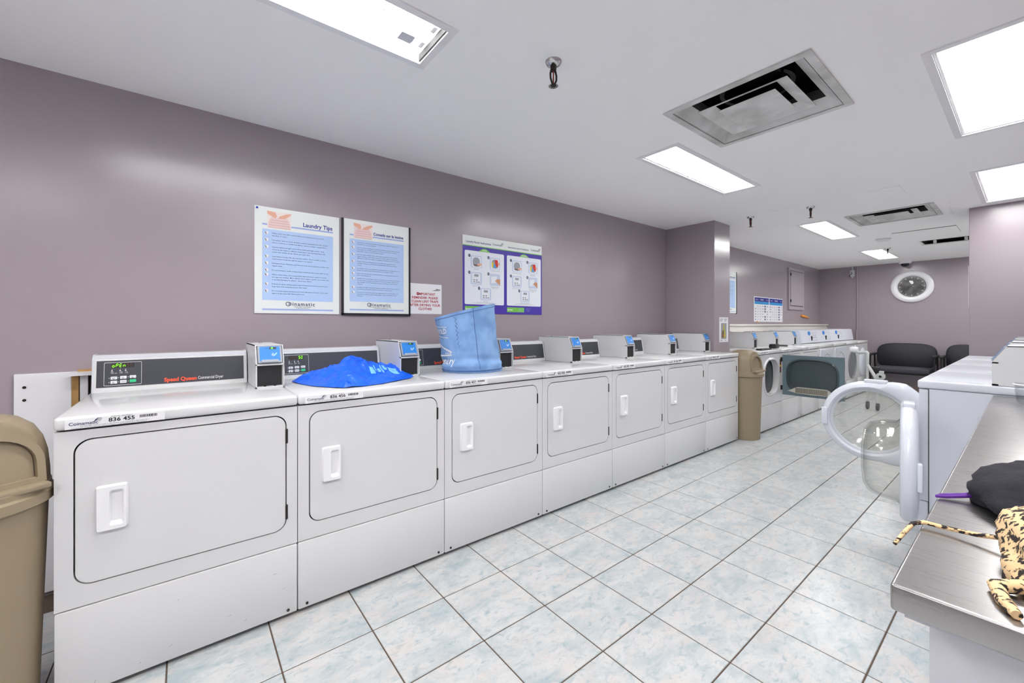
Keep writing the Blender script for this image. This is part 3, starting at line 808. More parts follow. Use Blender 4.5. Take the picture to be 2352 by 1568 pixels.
def ring_door(root, name='door', r0=.266, ri=.218, hx=-.285):
    """front-loader door in local coords: hinge at x=0, door reaches to -x, inner side to +y; centre at (hx,0,0)"""
    g = G(); N = 64; prof = []
    def outer(a):
        c, s_ = math.cos(a), math.sin(a)
        q = r0
        if c > .2:
            lim = (-hx - .008) / c; q = min(lim, r0 * (1 + .20 * min(1, (c - .2) / .35)))
        return q
    loops = []
    for (kk, yy) in ((1., .0), (.985, -.012), (.93, -.022)):
        loops.append([(hx + outer(2 * math.pi * i / N) * kk * math.cos(2 * math.pi * i / N), yy, outer(2 * math.pi * i / N) * kk * math.sin(2 * math.pi * i / N)) for i in range(N)])
    for (rad, yy) in ((ri + .012, -.026), (ri, -.018), (ri - .004, .02), (ri + .012, .034)):
        loops.append([(hx + rad * math.cos(2 * math.pi * i / N), yy, rad * math.sin(2 * math.pi * i / N)) for i in range(N)])
    for (kk, yy) in ((.93, .036), (.985, .028), (1., .018)):
        loops.append([(hx + outer(2 * math.pi * i / N) * kk * math.cos(2 * math.pi * i / N), yy, outer(2 * math.pi * i / N) * kk * math.sin(2 * math.pi * i / N)) for i in range(N)])
    vs = [v for l in loops for v in l]; fs = []
    for k in range(len(loops)):
        k2 = (k + 1) % len(loops)
        for i in range(N): fs.append((k * N + i, k * N + (i + 1) % N, k2 * N + (i + 1) % N, k2 * N + i))
    g.add(vs, fs)
    d = g.build(name, ENAMEL_W, root, 40)
    fn = lambda x, y, h: (hx + x, h, y)
    out = [(ri - .003, .0), (ri - .012, .03), (ri - .028, .045), (ri - .034, .10), (ri - .05, .145), (ri - .085, .168), (ri - .14, .175), (.0, .176)]
    inn = [(.0, .168), (ri - .14, .167), (ri - .09, .16), (ri - .058, .14), (ri - .041, .098), (ri - .036, .05), (ri - .018, .036), (ri - .012, .0)]
    G().lathe(out + inn, 48, fn).build('glass_bowl', GLASS, d, 50)
    G().lathe([(ri + .003, -.01), (ri - .01, -.012), (ri - .02, -.004), (ri - .012, .004)], 48, fn, close=True).build('glass_gasket', GREYTRIM, d, 50)
    g = G().box(hx - .03, hx + .09, -.016, .026, r0 - .014, r0 + .014, .006, 2); g.build('top_tab', ENAMEL_W, d, 40)
    g = G().box(hx - r0 + .004, hx - r0 + .04, -.036, -.018, -.06, .06, .006, 2); g.build('handle', ENAMEL_W, d, 40)
    for z in (-.1, .06): G().box(-.03, .006, -.012, .02, z, z + .05, .004, 1).build('hinge_arm', GREYTRIM, d, 40)
    return d

WCZ = .545
def washer(x, y, rz, label, group, door=None, wd=DW, depth=.70, front='port', m=ENAMEL):
    t = thing('washer', label, 'washer', (x, y, 0), rz, group)
    G().box(.0015, wd - .0015, .035, depth, .02, .868).build('body', m, t)
    G().box(.0005, wd - .0005, -.006, depth + .0, .8695, .911, .009, 3).build('lid', m, t, 40)
    cx = wd / 2
    hole = [(cx + .215 * math.cos(2 * math.pi * i / 48), WCZ + .215 * math.sin(2 * math.pi * i / 48)) for i in range(48)]
    g = G(); holed(g, .0015, wd - .0015, .2985, .8645, hole, .0, .034); g.build('front_panel', m, t)
    G().lathe([(.24, .0), (.226, -.012), (.208, -.006), (.196, .03), (.0, .031)], 48, lambda a, b_, h: (cx + a, h, WCZ + b_)).build('port_seal', mat('rubber_grey', (120, 122, 126), .5), t, 40)
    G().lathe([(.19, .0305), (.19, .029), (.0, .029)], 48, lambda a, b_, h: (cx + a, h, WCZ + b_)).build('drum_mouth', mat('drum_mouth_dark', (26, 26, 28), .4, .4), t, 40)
    G().box(.0012, wd - .0012, -.003, .034, .018, .2945, .006, 2).build('lower_panel', m, t, 40)
    for xx in (.06, wd - .06):
        for yy in (.06, depth - .06): G().lathe([(.018, 0), (.018, .02)], 10, lambda a, b_, h: (xx + a, yy + b_, h)).build('foot', BLACK, t)
    if door is not None:
        d = ring_door(t); e = door
        d.location, d.rotation_euler = e
    return t

WLBL = ['white washer next to the far dryers, plain blue oval card slot', 'white washer second from the far dryers in the far row', 'white washer whose dark round port shows left of the grey cart', 'last white washer of the far row, nearest the far wall']
for k in range(4):
    x = FX0 + (3 + k) * DW
    t = washer(x, FY, 0, WLBL[k], 'machines in the far row', None, DW, FD)
    if k in (0, 1, 3):
        g = G().box(.05, DW - .05, -.01, -.0005, .32, .845, .004, 1) if k < 2 else G().lathe([(.0, -.03), (.12, -.03), (.2, -.024), (.25, -.002)], 40, lambda a, b_, h: (DW / 2 + a, h, WCZ + b_))
        g.build('door', ENAMEL_W, t, 40)
    c = G().prism([(.225, .912), (.20, .925), (.225, 1.105), (.25, 1.115), (.62, 1.115), (.62, .912)], .002, DW - .002, YZ).build('console', ENAMEL_W, t)
    if k < 3:
        fy = lambda z: .20 + (z - .925) * .025 / .18 - .0012
        G().prism(ell(.36, 1.065, .05, .03, 20), 0, 1, lambda a, b_, d: (a, fy(b_) - .004 + d * .004, b_)).build('card_oval', READER, c)
        G().box(.43, .445, .195, .215, .955, 1.02, .002, 1).build('coin_slide', DKMETAL, c)
        g = G()
        for i in range(6):
            for j in range(4): g.prism(ell(.50 + i * .03, .96 + j * .035, .004, .004, 6), 0, 1, lambda a, b_, d: (a, fy(b_) - .002 + d * .002, b_))
        g.build('console_holes', ICONG, c)
    if k == 2:
        G().box(.50, .58, -.0014, -.0004, .76, .85).build('sticker', PAPER, t)
        G().box(.555, .572, -.002, -.0014, .80, .845).build('sticker_mark', RED_T, t)

# ---------------------------------------------------------------- washers on the right, facing the dryers
RX0 = 2.952; RW = .668; RYF = .36
RL = ['white washer nearest the steel table, round glass door folded fully back', 'white washer second from the table, round glass door wide open into aisle', 'white washer third from the steel table on the right', 'white washer farthest from the steel table on the right']
RWASH = []
for k in range(4):
    x = RX0 + k * RW
    t = washer(x + RW - .002, RYF, math.pi, RL[k], 'front-load washers on the right', None, RW - .002, .70, m=ENAMEL_W)
    # local +x runs towards the camera; hinge on the near side (large local x)
    d = None
    if k == 0: ang = R(188)
    elif k == 1: ang = R(91)
    else: ang = 0.
    d = ring_door(t)
    hx_ = RW - .002 - .05 if k > 1 else RW - .02
    d.location = (hx_ if k > 1 else RW - .012, -.035, WCZ)
    d.rotation_euler = (0, 0, ang)
    card_box(t, RW - .21, RW - .004, .244, .9115, 1.02, 1.096, .046, .69, '0' + str(k + 1))
    if k == 0:
        g = G(); o_ = rr(.2, .52, .14, .76, .012, 3); i_ = rr(.203, .517, .143, .757, .01, 3); n_ = len(o_)
        yz = lambda a, b_: (RW - .0022 + .0008, a, b_)
        g.add([yz(*q) for q in o_ + i_], [(i, (i + 1) % n_, n_ + (i + 1) % n_, n_ + i) for i in range(n_)]); g.build('embossed_outline', GREYTRIM, t)
        G().box(RW - .0035, RW - .0012, .0335, .0365, .02, .868).build('side_seam', GAP, t)
    fn = lambda a, b_: (RW - .02 - b_ * 1.9, a * 1.1, .9118)
    g = G(); h_ = G()
    rnd = random.Random(k)
    for q in (.03, .12):
        for i in range(4): g.flat([(q + i * .006, .0 + .002 * i), (q + i * .006 + .004, .002 * i), (q + i * .006 + .003, .014), (q + i * .006 + .001, .014)], fn)
        for i in range(7): h_.flat([(q + .03 + i * .0055, .002), (q + .033 + i * .0055, .002), (q + .033 + i * .0055, .008), (q + .03 + i * .0055, .008)], fn)
    g.build('red_print', mat('pink_print', (206, 140, 150), .5), t); h_.build('dark_print', NAVY_T, t)
    g = G()
    for q in (.098, .19):
        g.flat(ell(q, .008, .006, .006, 10), fn)
    g.build('green_print', mat('green_print', (120, 180, 110), .5), t)

# ---------------------------------------------------------------- steel folding table with things on it
TBX0, TBX1, TBY, TBZ = .70, 2.94, .112, .868
t = thing('steel_table', 'brushed stainless steel folding table on a pale cabinet base', 'table', (TBX0, TBY, 0))
G().box(0, TBX1 - TBX0, -.72, 0, TBZ - .034, TBZ, .004, 3).build('table_top', STEEL, t, 40)
G().box(.07, TBX1 - TBX0 - .05, -.69, -.028, .0, TBZ - .034).build('base_cabinet', mat('base_grey', (206, 206, 214), .5), t)
G().box(.012, TBX1 - TBX0 - .012, -.71, -.012, TBZ - .042, TBZ - .034).build('under_edge', GREYTRIM, t)
# black cloth pouch
def blob(cx, cy, cz, rx, ry, rz, amp, sc, seed, n=48, m=28, flat=.35, p=2.4):
    g = G(); vs = []; fs = []
    for j in range(m + 1):
        ph = math.pi * j / m - math.pi / 2
        for i in range(n):
            th = 2 * math.pi * i / n
            c, s_ = math.cos(th), math.sin(th)
            x = math.copysign(abs(c) ** (2 / p), c) * math.cos(ph); y = math.copysign(abs(s_) ** (2 / p), s_) * math.cos(ph); z = math.sin(ph)
            v = Vector((x, y, z)); k = 1 + amp * noise.noise(v * sc + Vector((seed, seed * 2, 0))) + amp * .5 * abs(noise.noise(v * sc * 2.3 + Vector((seed, 0, 5))))
            zz = z * k
            if zz < -flat: zz = -flat
            vs.append((cx + x * k * rx, cy + y * k * ry, cz + (zz + flat) * rz))
    for j in range(m):
        for i in range(n): fs.append((j * n + i, j * n + (i + 1) % n, (j + 1) * n + (i + 1) % n, (j + 1) * n + i))
    return g.add(vs, fs)
t = thing('drawstring_pouch', 'black cloth pouch with purple drawstring and lace on steel table', 'pouch', (1.16, -.035, TBZ))
blob(0, -.01, .001, .125, .112, .06, .2, 1.8, 3).build('pouch_body', BLKCLOTH, t, 80)
G().tube([(-.015, .085, .02), (-.03, .105, .012), (-.048, .135, .006), (-.053, .146, .005), (-.043, .14, .006), (-.02, .112, .010), (.0, .085, .02)], .0032, 8).build('drawstring', PURPCORD, t, 60)
G().box(-.035, .03, -.004, .03, .055, .072, .008, 2).build('lace_trim', LACE, t)
t = thing('leopard_pouch', 'leopard print fabric pouch with long printed cord on steel table', 'pouch', (.885, -.04, TBZ))
blob(0, -.012, .001, .12, .078, .06, .2, 2.0, 9).build('pouch_body', LEO, t, 80)
G().tube([(.04, .06, .02), (.045, .09, .012), (.05, .125, .008), (.05, .148, .008), (.042, .16, .004), (.02, .168, -.008), (-.005, .175, -.02)], [.0036, .0034, .0034, .0034, .0034, .003, .0025], 8).build('cord', LEO, t, 60)
G().tube([(-.095, .045, .012), (-.11, .067, .008), (-.14, .06, .006), (-.165, .05, .006)], [.008, .0085, .0075, .005], 10).build('tie_end', LEO, t, 60)
t = thing('plastic_tub', 'clear plastic tub at the far end of the steel table', 'container', (2.72, -.02, TBZ))
G().lathe([(.055, .001), (.062, .01), (.066, .075), (.07, .078), (.063, .079), (.059, .01), (.0, .005), (.0, .001)], 32).build('tub_wall', CLEARPL, t, 50)
G().lathe([(.067, .076), (.071, .079), (.067, .082)], 32, close=True).build('tub_rim', PLASTIC_W, t, 50)

# ---------------------------------------------------------------- dome-top bins
def bin_(x, y, face, label):
    t = thing('waste_bin', label, 'waste bin', (x, y, 0), face, 'beige dome-top waste bins')
    G().lathe([(.0, .0), (.138, .0), (.142, .004), (.162, .655), (.15, .655), (.13, .02), (.0, .02)], 48).build('bin_body', BIN, t, 40)
    G().lathe([(.17, .645), (.176, .65), (.176, .678), (.168, .684), (.168, .70), (.16, .704), (.158, .66), (.16, .645)], 48, close=True).build('rim', BIN, t, 40)
    # dome with a flat framed opening facing local +x
    prof = [(.165, .70), (.164, .74), (.16, .79), (.15, .835), (.132, .872), (.102, .9), (.06, .916), (.0, .921)]
    g = G(); n_ = 56; vs = []; fs = []
    def clip(px, py, pz):
        lim = .118 - (pz - .70) * .12
        return (min(px, lim), py, pz)
    fine = []
    for k in range(len(prof) - 1):
        for q in range(3): u = q / 3; fine.append((prof[k][0] * (1 - u) + prof[k + 1][0] * u, prof[k][1] * (1 - u) + prof[k + 1][1] * u))
    fine.append(prof[-1])
    for (r_, h) in fine:
        for i in range(n_):
            a = 2 * math.pi * i / n_; vs.append(clip(r_ * math.cos(a), r_ * math.sin(a), h))
    for k in range(len(fine) - 1):
        for i in range(n_): fs.append((k * n_ + i, k * n_ + (i + 1) % n_, (k + 1) * n_ + (i + 1) % n_, (k + 1) * n_ + i))
    g.add(vs, fs); g.build('dome_lid', BIN, t, 35)
    # raised frame round the flap: outline in the tilted plane
    def pf(u, v, d): return (.118 - (v - .70) * .12 + d, u, v)
    arch_o = [(-.112, .712), (.112, .712)] + [(.112 * math.cos(R(a)), .775 + .098 * math.sin(R(a))) for a in range(0, 181, 12)]
    arch_i = [(-.094, .726), (.094, .726)] + [(.094 * math.cos(R(a)), .775 + .078 * math.sin(R(a))) for a in range(0, 181, 12)]
    n2 = len(arch_o); g = G()
    g.add([pf(a, b_, .0) for a, b_ in arch_o] + [pf(a, b_, .018) for a, b_ in arch_o] + [pf(a, b_, .018) for a, b_ in arch_i] + [pf(a, b_, .0005) for a, b_ in arch_i],
          [(l * n2 + i, l * n2 + (i + 1) % n2, (l + 1) * n2 + (i + 1) % n2, (l + 1) * n2 + i) for l in range(3) for i in range(n2)])
    g.build('flap_frame', BIN, t, 40)
    g = G(); g.prism([(a * .975, .727 + (b_ - .727) * .975) for a, b_ in arch_i], .001, .004, pf); g.build('flap', BIN, t)
    G().box(.118, .165, -.11, .11, .695, .712, .004, 2).build('front_ledge', BIN, t, 40)
    t.scale = (1.04, 1.04, 1.01)
    return t
bin_(-.507, 1.93, R(-56), 'beige dome-top bin at the left edge beside the nearest dryer')
bin_(4.665, 1.905, R(-92), 'beige dome-top bin standing between the two rows of dryers')

# ---------------------------------------------------------------- white board and wooden box behind the nearest dryer
t = thing('wall_board', 'white panel screwed to the wall behind the beige bin', 'panel', (-.57, WL, 0))
G().box(0, .17, -.02, -.001, .02, .982, .002, 1).build('board', WHITEBOARD, t)
for z in (.87, .925): G().lathe([(.006, 0), (.006, .002), (.0, .003)], 10, lambda x, y, h: (.03 + x, -.02 - h, z + y)).build('screw', DKMETAL, t, 40)
t = thing('wooden_box', 'raw wood frame with white shelf behind the nearest dryer', 'box', (-.40, WL, 0))
G().box(0, .022, -.02, -.001, .25, .965).build('side_board', WOODRAW, t)
G().box(.0, .3, -.075, -.001, .967, .982).build('shelf', WHITEBOARD, t)
G().box(.03, .055, -.045, -.001, .25, .966).build('upright', WHITEBOARD, t)
G().box(.06, .3, -.03, -.002, .25, .966).build('back_panel', mat('dark_back', (74, 60, 48), .8), t)
G().box(.02, .25, -.03, -.001, .982, .99).build('wood_strip', WOODRAW, t)

# ---------------------------------------------------------------- posters
def poster_frame(name, label, x0, x1, z0, z1, thick=.006, m=BOARD, cat='poster', y=WL, group=None):
    t = thing(name, label, cat, (x0, y - thick - .0004, z0), 0, group)
    w_, h_ = x1 - x0, z1 - z0
    G().box(0, w_, 0, thick, 0, h_).build('sheet', m, t)
    L = [0]
    def lay(k): return lambda a, c: (a, -.0006 * k, c)
    return t, w_, h_, lay
def towel_photo(t, lay, x, z, w_, h_):
    G().flat([(x, z), (x + w_, z), (x + w_, z + h_), (x, z + h_)], lay(2)).build('photo', mat('photo_cream', (240, 228, 222), .5), t)
    for k, (zz, s_) in enumerate(((.02, 1.), (.17, .96), (.32, .9), (.46, .78))):
        g = G().flat(rr(x + w_ * (.5 - .48 * s_), x + w_ * (.5 + .48 * s_), z + h_ * zz, z + h_ * (zz + .19), h_ * .07, 4), lay(3 + .2 * k)); g.build('towel_print', TOWEL, t)
        G().flat(rr(x + w_ * (.5 - .44 * s_), x + w_ * (.5 + .46 * s_), z + h_ * zz, z + h_ * (zz + .03), h_ * .012, 3), lay(3.1 + .2 * k)).build('fold_print', TOWEL2, t)
    G().flat([(x, z + h_), (x + w_ * .33, z + h_ * .95), (x + w_ * .4, z + h_ * .72), (x + w_ * .33, z + h_ * .6), (x + w_ * .2, z + h_ * .68), (x, z + h_ * .82)], lay(4.2)).build('hand_print', SKIN, t)
    G().flat([(x + w_, z + h_ * .98), (x + w_ * .78, z + h_ * .92), (x + w_ * .5, z + h_ * .74), (x + w_ * .46, z + h_ * .6), (x + w_ * .74, z + h_ * .64), (x + w_ * .96, z + h_ * .86)], lay(4.2)).build('hand_print', SKIN, t)
def ringlogo(t, lay, x, z, s, sub):
    g = G()
    for cx, r_, th in ((x, .5, .14), (x + s * .42, .34, .1)):
        o_ = ell(cx, z + s * .38, s * r_, s * r_, 24); i_ = ell(cx, z + s * .38, s * (r_ - th), s * (r_ - th), 24)
        g.add([lay(2)(*q) for q in o_ + i_], [(i, (i + 1) % 24, 24 + (i + 1) % 24, 24 + i) for i in range(24)])
    g.text('inamatic', s * 1.15, lay(2), x + s * .85, z + s * .02, .015, spacing=1.22)
    g.build('logo_print', NAVY_T, t)
    if sub:
        g = G()
        for k, q in enumerate(sub): g.text(q, s * .3, lay(2), x + s * 3., z - s * (.32 + .3 * k), .01, align='CENTER')
        g.build('tagline_print', BLACK_T, t)
def tips(t, w_, h_, lay, title, tsize, lines, tx, fs, sub, tw):
    bx0, bx1 = .037, w_ - .037
    G().flat([(bx0, .075), (bx1, .075), (bx1, h_ - .125), (bx0, h_ - .125)], lay(1)).build('text_panel', PALEBLUE, t)
    g = G().flat([(bx0, h_ - .103), (bx1, h_ - .103), (bx1, h_ - .094), (bx0, h_ - .094)], lay(1)).flat([(bx0, .018), (bx1, .018), (bx1, .027), (bx0, .027)], lay(1))
    g.build('blue_bar', BAR, t)
    towel_photo(t, lay, .062, h_ - .117, .122, .096)
    G().text(title, tsize, lay(2), w_ - .040, h_ - .086, .022, align='RIGHT', fit=tw).build('title_print', BLUE_T, t)
    n_ = sum(len(l) for l in lines) + len(lines) * .75
    z = h_ - .125 - .016; dz = (h_ - .2 - .035) / n_
    g = G(); 
    for l in lines:
        cz = z - dz * .35
        b_ = G().flat([(bx0 + .013, cz - .007), (bx0 + .026, cz - .009), (bx0 + .032, cz + .003), (bx0 + .028, cz + .009), (bx0 + .014, cz + .007)], lay(2)); b_.build('bullet_print', PAPER, t)
        G().flat([(bx0 + .013, cz + .006), (bx0 + .018, cz + .004), (bx0 + .022, cz - .008), (bx0 + .019, cz - .008)], lay(2.6)).build('bullet_shade', BLACK_T, t)
        for s_ in l: g.text(s_, fs, lay(2), bx0 + tx, z - dz * .55, .004); z -= dz
        z -= dz * .75
    g.build('body_print', mat('poster_text', (70, 84, 120), .6), t)
    ringlogo(t, lay, w_ * .37, .046, .026, sub)
EN = [['Always wash new, dark coloured fabrics in a separate load to prevent', "'bleeding' of colour."], ['"Lint givers" such as towels should be washed separately from "lint catchers"', 'such as corduroy or wrinkle free fabrics.  Sort according to similar fabrics.'],
      ['Separate whites and light colours from darks and bright colours.  Each', 'colour group requires a different temperature, and separating them will', "ensure that colours do not 'bleed' into each other."],
      ["Load washer loosely with dry, unfolded clothes.  Don't overfill, as clothes", 'need to move freely through the water to be cleaned.'], ['Permanent Press, Delicates, and Woolen loads should always be smaller than', 'regular loads.'],
      ['Do not attempt to wash or dry articles containing rubber (especially shoes!).'], ['White cotton items such as undershirts and underwear require hot water', 'and vigorous washing.  More delicate items require a gentle, short wash cycle', "to prevent damaging the fabrics.  Check your 'labels'!"],
      ['Delicate products will last much longer if washed and dried in a mesh bag to', 'keep them from wrapping around other items.'], ['Do not wash heavy permanent press items like jeans and work clothes with', 'lighter weight items like shirts and blouses.']]
FR = [['Toujours laver séparément les vêtements neufs foncés afin de les empêcher de', 'déteindre sur les autres vêtements.'], ['Laver les articles qui peluchent, comme les serviettes, séparément des articles qui', 'ont tendance à se couvrir de peluches, comme le velours côtelé et les tissus', 'infroissables.  Laver les tissus semblables ensemble.'],
      ['Laver les vêtements blancs et de couleurs pâles séparément des vêtements de', 'couleurs foncées ou vives. Chaque groupe de couleurs exige une température', 'différente, et le fait de les séparer les empêche de déteindre les uns sur les autres.'],
      ['Charger la laveuse de vêtements secs et non pliés sans les tasser. Ne pas', 'surcharger la laveuse, car les vêtements doivent bouger librement pour être', 'propres.'], ['Les charges composées de vêtements à pressage permanent, de lingerie fine et de', 'lainages devraient toujours être plus petites que les charges normales.'],
      ['Ne pas tenter de laver ou de sécher des articles qui contiennent du caoutchouc', '(surtout des chaussures !).'], ['Les vêtements en coton blanc comme les camisoles et les sous-vêtements doivent', "être lavés vigoureusement à l'eau chaude. Les articles plus légers requièrent un", 'cycle de lavage court et délicat afin de ne pas endommager les tissus. Lire les', 'étiquettes !'],
      ["Les vêtements légers durent plus longtemps lorsqu'ils sont lavés et séchés dans un", "sac en filet qui les empêche de s'enrouler autour des autres articles."], ['Ne pas laver de vêtements lourds à pressage permanent comme les jeans et les', 'vêtements de travail avec des vêtements légers comme des chemises et des', 'chemisiers.']]
t, w_, h_, lay = poster_frame('laundry_poster', 'unframed Laundry Tips poster with blue text panel on mauve wall', .304, .757, 1.259, 1.863)
tips(t, w_, h_, lay, 'Laundry Tips', .034, EN, .048, .0098, ["Canada's Most Trusted Name", 'in Apartment Services'], .165)
for x, z, m in ((.012, h_ - .012, mat('blue_pin', (30, 50, 170), .3)), (w_ - .012, h_ - .01, PLASTIC_W)):
    G().lathe([(.005, .0), (.006, .006), (.0, .008)], 12, lambda a, b_, c: (x + a, -c, z + b_)).build('push_pin', m, t, 50)
t, w_, h_, lay = poster_frame('laundry_poster', 'French Conseils sur la lessive poster in black edge frame', .784, 1.221, 1.268, 1.868)
tips(t, w_, h_, lay, 'Conseils sur la lessive', .0262, FR, .046, .0086, ["Le nom le plus digne de confiance au Canada", 'en services aux appartements'], .208)
g = G().box(-.013, 0, -.006, .006, -.01, h_).box(w_, w_ + .011, -.006, .006, -.01, h_).box(-.013, w_ + .011, -.006, .006, -.014, 0)
g.build('frame', BLACKFR, t)
G().lathe([(.005, .0), (.006, .006), (.0, .008)], 12, lambda a, b_, c: (w_ * .5 + a, -c, h_ - .012 + b_)).build('push_pin', PLASTIC_W, t, 50)
t, w_, h_, lay = poster_frame('notice_sheet', 'white paper notice with red IMPORTANT REMINDER about lint traps', 1.236, 1.482, 1.271, 1.486, .0012, PAPER, 'notice')
g = G()
for k, s_ in enumerate(('IMPORTANT', 'REMINDER: PLEASE', 'CLEAN LINT TRAPS', 'AFTER DRYING YOUR', 'CLOTHES')): g.text(s_, .0235, lay(1), w_ * .46 + (.012 if k == 0 else 0), .134 - k * .0265, .03, align='CENTER', spacing=1.04)
g.flat(ell(.056, .143, .0105, .0105, 20), lay(1)); g.build('notice_print', RED_T, t)
G().text('STOP', .0075, lay(1.6), .056, .1405, .02, align='CENTER').build('stop_print', WHITE_T, t)
g = G().flat([(.166, .168), (.236, .168), (.225, .171), (.19, .174)], lay(1))
for q in range(5): g.flat([(.182 + q * .006, .172), (.1835 + q * .006, .172), (.1835 + q * .006, 0.176 - abs(q - 2) * .004), (.182 + q * .006, 0.176 - abs(q - 2) * .004)], lay(1))
g.flat([(.198, .174), (.236, .174), (.234, .180), (.198, .182)], lay(1)); g.build('building_logo', mat('logo_grey', (110, 108, 108), .6), t)

t, w_, h_, lay = poster_frame('instruction_poster', 'purple bilingual Laundry Room Instructions poster on mauve wall', 1.66, 2.478, 1.28, 1.884, .004, BOARD)
G().flat([(0, 0), (w_, 0), (w_, h_ - .075), (0, h_ - .075)], lay(.6)).build('purple_field', PURPLE, t)
G().flat([(0, h_ - .08), (w_, h_ - .08), (w_, h_ - .074), (0, h_ - .074)], lay(1)).build('green_line', GREENP, t)
for k in (0, 1):
    X = k * w_ / 2
    hw = w_ / 2
    G().flat(rr(X + .018, X + hw - .012, .072, h_ - .115, .012, 4), lay(1.2)).build('white_panel', ICONW, t)
    G().flat([(X + hw / 2 - .055 + .11 * i / 12, h_ - .115 + .026 * math.sin(math.pi * i / 12)) for i in range(13)], lay(1)).build('green_tab', GREENP, t)
    G().text(('DRYER', 'SÉCHEUSE')[k], .014, lay(1.8), X + hw / 2, h_ - .109, .02, align='CENTER').build('tab_print', WHITE_T, t)
    G().text(('Laundry Room Instructions', 'Instructions pour la buanderie')[k], (.0215, .0185)[k], lay(1), X + .03, h_ - .054, .018).build('title_print', mat('purple_print', (58, 40, 120), .5), t)
    coin_logo(G(), lay(1), X + hw - .128, h_ - .05, .0225).build('logo_print', NAVY_T, t)
    caps = (['Clean lint filter'], ['Load clothes and close door'], ['Select fabric setting'], ['Hold card to reader until', 'light turns green'], ['Press Start']) if k == 0 else (['Nettoyez le filtre à charpie'], ['Placez la lessive et', 'refermez la porte'], ['Sélectionnez le type de tissu'], ["Tenez la carte sur le lecteur", "jusqu'à ce que le voyant", 'devienne vert'], ['Appuyez sur Démarrer (Start)'])
    cg = G()
    for i, (ix, iz) in enumerate(((.125, .405), (.305, .405), (.125, .275), (.305, .275), (.215, .155))):
        cx, cz = X + ix, iz; s_ = .052
        G().flat(rr(cx - s_, cx + s_, cz - s_ + .004, cz + s_ - .004, .012, 4), lay(2)).build('icon', ICONBG, t)
        G().flat(ell(cx - s_ - .012, cz + s_ - .008, .0105, .0125, 16), lay(2)).build('number_disc', NAVY_T, t)
        G().text(str(i + 1), .014, lay(2.6), cx - s_ - .012, cz + s_ - .013, .02, align='CENTER').build('number_print', WHITE_T, t)
        if i < 2:
            G().flat(rr(cx - .04, cx + .045, cz - .044, cz + .04, .01, 3), lay(2.4)).build('icon_machine', ICONW, t)
            G().flat(ell(cx, cz - .002, .033, .036, 20, 2.6), lay(2.8)).build('icon_drum', ICONG, t)
            if i == 0:
                G().flat([(cx - .026, cz - .03), (cx + .03, cz - .034), (cx + .03, cz - .024), (cx - .026, cz - .02)], lay(3.2)).build('icon_filter', mat('poster_brown', (120, 84, 78), .6), t)
                G().flat([(cx + .005, cz - .022), (cx + .02, cz - .012), (cx + .05, cz - .01), (cx + .05, cz - .026), (cx + .015, cz - .03)], lay(3.6)).build('icon_hand', SKIN, t)
            else:
                G().flat([(cx - .004, cz + .028), (cx + .024, cz + .034), (cx + .036, cz + .006), (cx + .028, cz - .03), (cx + .004, cz - .014)], lay(3.2)).build('icon_red_shirt', mat('poster_red', (214, 50, 46), .6), t)
                G().flat([(cx - .034, cz + .004), (cx - .018, cz + .016), (cx - .014, cz - .024), (cx - .03, cz - .03)], lay(3.2)).build('icon_yellow_cloth', mat('poster_yellow', (226, 206, 60), .6), t)
                G().flat([(cx - .016, cz - .006), (cx + .002, cz - .002), (cx + .012, cz - .03), (cx - .01, cz - .034)], lay(3.4)).build('icon_blue_cloth', mat('poster_sky', (70, 160, 220), .6), t)
                G().flat([(cx + .024, cz + .012), (cx + .05, cz + .008), (cx + .05, cz - .012), (cx + .03, cz - .006)], lay(3.6)).build('icon_hand', SKIN, t)
        elif i == 3:
            G().flat([(cx - .038, cz - .03), (cx + .018, cz - .022), (cx + .018, cz + .03), (cx - .038, cz + .026)], lay(2.6)).build('icon_reader', ICONW, t)
            G().flat([(cx + .0, cz - .01), (cx + .022, cz + .008), (cx + .05, cz + .006), (cx + .052, cz - .045), (cx + .034, cz - .03)], lay(3.2)).build('icon_hand', mat('poster_hand', (200, 146, 110), .6), t)
        else:
            G().flat(rr(cx - .04, cx + .038, cz - .038, cz + .04, .004, 2), lay(2.4)).build('icon_keypad', ICONW, t)
            g = G().flat(rr(cx - .02, cx + .02, cz + .014, cz + .032, .003, 2), lay(2.8))
            for q in ((-.024, -.012), (.0, -.012), (-.024, -.028), (.0, -.028), (.02, -.028)): g.flat(ell(cx + q[0] + .004, cz + q[1], .009, .005, 10, 3), lay(2.8))
            g.build('icon_buttons', ICONG, t)
        for q, s2 in enumerate(caps[i]): cg.text(s2, .0082, lay(2), cx, cz - s_ - .0085 - q * .0088, .008, align='CENTER')
    for q, s2 in enumerate((('Each card is read once.  Press the start button again to restart.', 'To purchase additional drying time, hold the card to the reader again while the cycle is running.') if k == 0 else ("Chaque carte n'est lue qu'une fois.  Appuyez de nouveau pour redémarrer.", 'Pour acheter du temps de séchage supplémentaire, tenez de nouveau la carte sur le lecteur.'))):
        cg.text(s2, .006, lay(2), X + hw / 2, .088 + .0 - q * .0072 , .005, align='CENTER')
    cg.build('caption_print', mat('caption_grey', (84, 88, 110), .6), t)
    G().flat(rr(X + .02, X + .205, .018, .058, .003, 2), lay(1.2)).build('service_box', GREENP, t)
    G().text('Service?', .0165, lay(1.8), X + .026, .033, .03).build('service_print', WHITE_T, t)
    g = G()
    for q in range(2): g.text(('1-800-561-1972', 'coinamatic.com')[q], .0085, lay(1.8), X + .198, .042 - q * .014, .02, align='RIGHT')
    for q in range(4): g.text(('Laundry Card information', 'balance and refills', 'see your building office', 'or card machine')[q], .0055, lay(1.8), X + .225, .052 - q * .009, .005)
    g.build('footer_print', mat('footer_pale', (176, 190, 236), .6), t)

